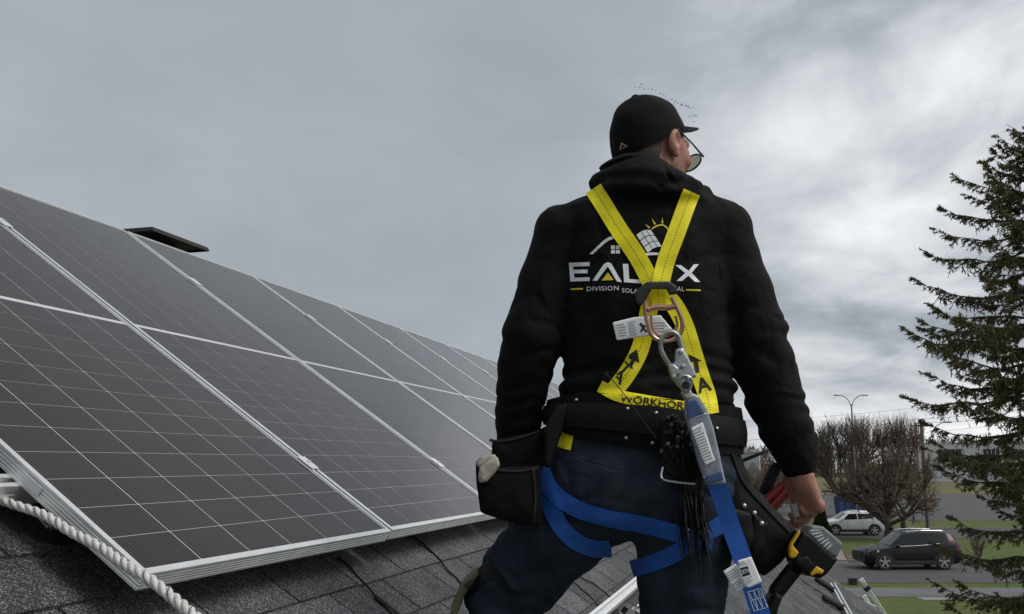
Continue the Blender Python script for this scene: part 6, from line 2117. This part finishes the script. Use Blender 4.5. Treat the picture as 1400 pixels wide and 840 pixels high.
# ------------------------------------------------------------------ zip ties hanging from the belt
zt = empty('zip_tie_bundle', opt(935, 600, 2.19), 'bundle of long black zip ties hanging from the back of the belt', 'zip ties')
mat('nylon_tie', (0.0075, 0.0075, 0.008), 0.3, spec=.6)
R = np.random.default_rng(15)
for i in range(44):
    hx_, hy_ = R.uniform(904, 962), R.uniform(572, 622) + R.normal(0, 3); dep = 2.150 + R.uniform(-.022, .006)
    if i > 36: hx_, hy_ = R.uniform(912, 930), R.uniform(566, 580)
    ex = 954 + (hx_ - 933) * .75 + R.normal(0, 5); ey = R.uniform(715, 800); mid = 942 + (hx_ - 933) * .6
    Q = catmull([opt(hx_, hy_, dep), opt(mid + R.normal(0, 2), 650, 2.150 + R.uniform(-.012, .012)), opt(mid + 5 + R.normal(0, 3), 710, 2.150 + R.uniform(-.015, .015)), opt(ex, ey, 2.15 + R.uniform(-.02, .02))], 16)
    mb = MB(); mb.tube(Q, [.0017] * 13 + [.0014, .001, .0006], 4); 
    s = np.array([R.normal(), R.normal(), R.normal()]); s /= np.linalg.norm(s); t_ = np.cross(s, [.3, .5, .8]); t_ /= np.linalg.norm(t_)
    mb.box(Q[0], (.0080, .0090, .0105), s, t_, np.cross(s, t_), bev=.001)
    put('zip_tie', mb, 'nylon_tie', zt)
mb = MB(); mb.tube(catmull([opt(829, 511, 2.21), opt(850, 535, 2.19), (opt(874, 568, 2.165)), opt(897, 600, 2.15)], 20), .0012, 6); mb.tube([opt(829, 511, 2.214), opt(829, 511, 2.204)], .005, 8); put('zip_tie', mb, 'nylon_tie', zt)

# ------------------------------------------------------------------ tools
dv = empty('impact_driver', opt(1100, 770, 2.26), 'yellow and black cordless driver hanging upside down below the hand', 'power tool')
mat('tool_yellow', (0.62, 0.36, 0.012), 0.45, noise=(30, .1)); mat('tool_black', (0.0035, 0.0035, 0.004), 0.5, spec=.25, noise=(40, .2), bump=(600, .2, .0006)); mat('tool_grey', (0.16, 0.165, 0.175), 0.6, noise=(90, .25))
TD = 2.25 - D0
zt1 = lambda x, y: (960 + x / 5.833, 720 + y / 5.833)
def tool(name, m, pl, dd, half, rnd, h=.003, caster=None, parent=dv, **kw): return slab_put(name, m, parent, [zt1(*p) for p in pl], TD + dd, half, rnd, h=h, caster=caster, **kw)
tool('battery', 'tool_black', [(770, 30), (830, 60), (1010, 225), (1050, 250), (1000, 320), (960, 370), (905, 405), (800, 380), (700, 290), (690, 200)], 0, .036, .008, caster='bat')
tool('battery_base', 'tool_grey', [(835, -15), (935, -5), (1088, 125), (1085, 150), (1040, 240), (1000, 232), (860, 95), (800, 60)], .0, .034, .007, caster='bb')
decal('base_text', textlines([zt1(850, 20), zt1(930, 20), zt1(1060, 135), zt1(985, 215)], 7, 1, 12), ['bb'], 'label_white', dv, off=.0006)
tool('trim', 'tool_yellow', [(768, 28), (782, 45), (716, 150), (766, 205), (742, 242), (712, 256), (690, 240), (690, 170), (698, 140)], -.030, .009, .003, h=.0024)
tool('trim', 'tool_yellow', [(905, 312), (968, 350), (948, 380), (905, 374), (872, 392), (852, 386), (858, 368), (886, 332)], -.030, .009, .003, h=.0024)
mb = MB(); mb.tube(catmull([opt(*zt1(*p), 2.206) for p in [(690, 235), (690, 275), (712, 310), (775, 362), (820, 382), (858, 384)]], 24), .0030, 6); put('trim', mb, 'tool_yellow', dv, smooth=True)
tool('latch', 'tool_black', [(745, 245), (835, 235), (890, 310), (860, 350), (800, 345), (735, 290)], -.034, .008, .004)
tool('grip', 'tool_black', [(690, 290), (790, 370), (640, 560), (600, 600), (530, 520), (540, 480)], .0, .021, .018, caster='grip')
tool('housing', 'tool_black', [(560, 500), (625, 545), (590, 640), (560, 760), (470, 900), (380, 880), (400, 760), (500, 600)], .0, .034, .016)
mb = MB(); mb.tube(catmull([opt(*zt1(*p), 2.225) for p in [(545, 540), (555, 500), (590, 498), (628, 530), (625, 560), (590, 610), (565, 640)]], 30), .0022, 6); put('trim', mb, 'tool_yellow', dv, smooth=True)
for k in range(5):
    p = opt(*zt1(870 + k * 32, 115 + k * 27), 2.212); mb = MB(); mb.box(p, (.004, .006, .010), bev=.001); put('terminal', mb, 'steel', dv)
mb = MB(); mb.tube([opt(*zt1(815, 205), 2.206), opt(*zt1(910, 275), 2.206)], .0014, 6); put('latch_line', mb, 'tool_grey', dv)

pl = empty('pliers', opt(1062, 675, 2.36), 'red-handled pliers gripped by the bare hand', 'pliers')
mat('red_grip', (0.26, 0.012, 0.018), 0.4, noise=(30, .15))
for a, b in (((1042, 690), (1078, 656)), ((1050, 698), (1085, 660))):
    Q = catmull([opt(*a, 2.33), opt((a[0] + b[0]) / 2 + 1, (a[1] + b[1]) / 2 - 1, 2.335), opt(*b, 2.345)], 14); mb = MB(); mb.tube(Q, [.0075] + [.0098] * 11 + [.0085, .0045], 10); put('handle', mb, 'red_grip', pl, smooth=True)
q = opt(1046, 694, 2.335); mb = MB(); mb.tube(catmull([q, opt(1036, 706, 2.345), opt(1026, 722, 2.355)], 8), [.011, .012, .012, .011, .010, .009, .006, .003], 8); put('jaw', mb, 'steel', pl, smooth=True)
sdv = empty('screwdriver', opt(1052, 655, 2.36), 'black-handled screwdriver standing in the pouch beside the pliers', 'screwdriver')
Q = np.array([opt(1044, 676, 2.37), opt(1046, 671, 2.37), opt(1060, 640, 2.37), opt(1063, 634, 2.37)]); mb = MB(); mb.tube(Q, [.009, .0145, .0145, .010], 8); put('handle', mb, 'black_rubber', sdv, smooth=True)
mb = MB(); mb.tube([opt(1044, 676, 2.37), opt(1028, 712, 2.37)], .004, 8); put('shaft', mb, 'steel', sdv, smooth=True)
bar = empty('pry_bar', opt(1020, 630, 2.3), 'thin black tapered bar sticking out of the pouch behind the sleeve', 'tool')
mb = MB(); mb.tube([opt(978, 645, 2.30), opt(1000, 636, 2.33), opt(1066, 610, 2.46)], [.0058, .0052, .0036], 8); put('bar', mb, 'black_rubber', bar, smooth=True)
mb = MB(); mb.tube([opt(978, 645, 2.30), opt(970, 649, 2.29)], .008, 8); put('grip', mb, 'black_rubber', bar, smooth=True)
pc_ = empty('clear_plug', opt(1088, 697, 2.33), 'small clear plastic plug between the fingers', 'plug')
mat('clear_plastic', (0.55, 0.53, 0.50), 0.15, trans=.5, spec=.6)
mb = MB(); mb.box(opt(1087, 698, 2.315), (.018, .012, .034), RIGHT * .97 + UP * .2, FWD, UP * .97 - RIGHT * .2, bev=.003); put('shell', mb, 'clear_plastic', pc_)
mb = MB(); mb.tube([opt(1087, 706, 2.315), opt(1086, 714, 2.315)], .004, 8); put('pin', mb, 'steel', pc_)

# glove tucked in the left pouch
gv = empty('work_glove', opt(664, 640, 2.26), 'dirty beige work glove tucked in the left pouch', 'glove')
slab_put('finger', 'glove_cloth', gv, [(655, 640), (668, 630), (680, 626), (683, 636), (676, 648), (666, 659), (656, 661), (653, 652)], -.135, .014, .010, h=.003, wob=.002)
slab_put('cuff', 'glove_cloth', gv, [(651, 634), (660, 625), (676, 622), (682, 630), (670, 636), (656, 642)], -.115, .020, .010, h=.003, wob=.003)
slab_put('palm', 'label_grey_ink', gv, [(650, 632), (656, 626), (664, 624), (662, 632), (654, 640)], -.112, .016, .006, h=.003, wob=.002)
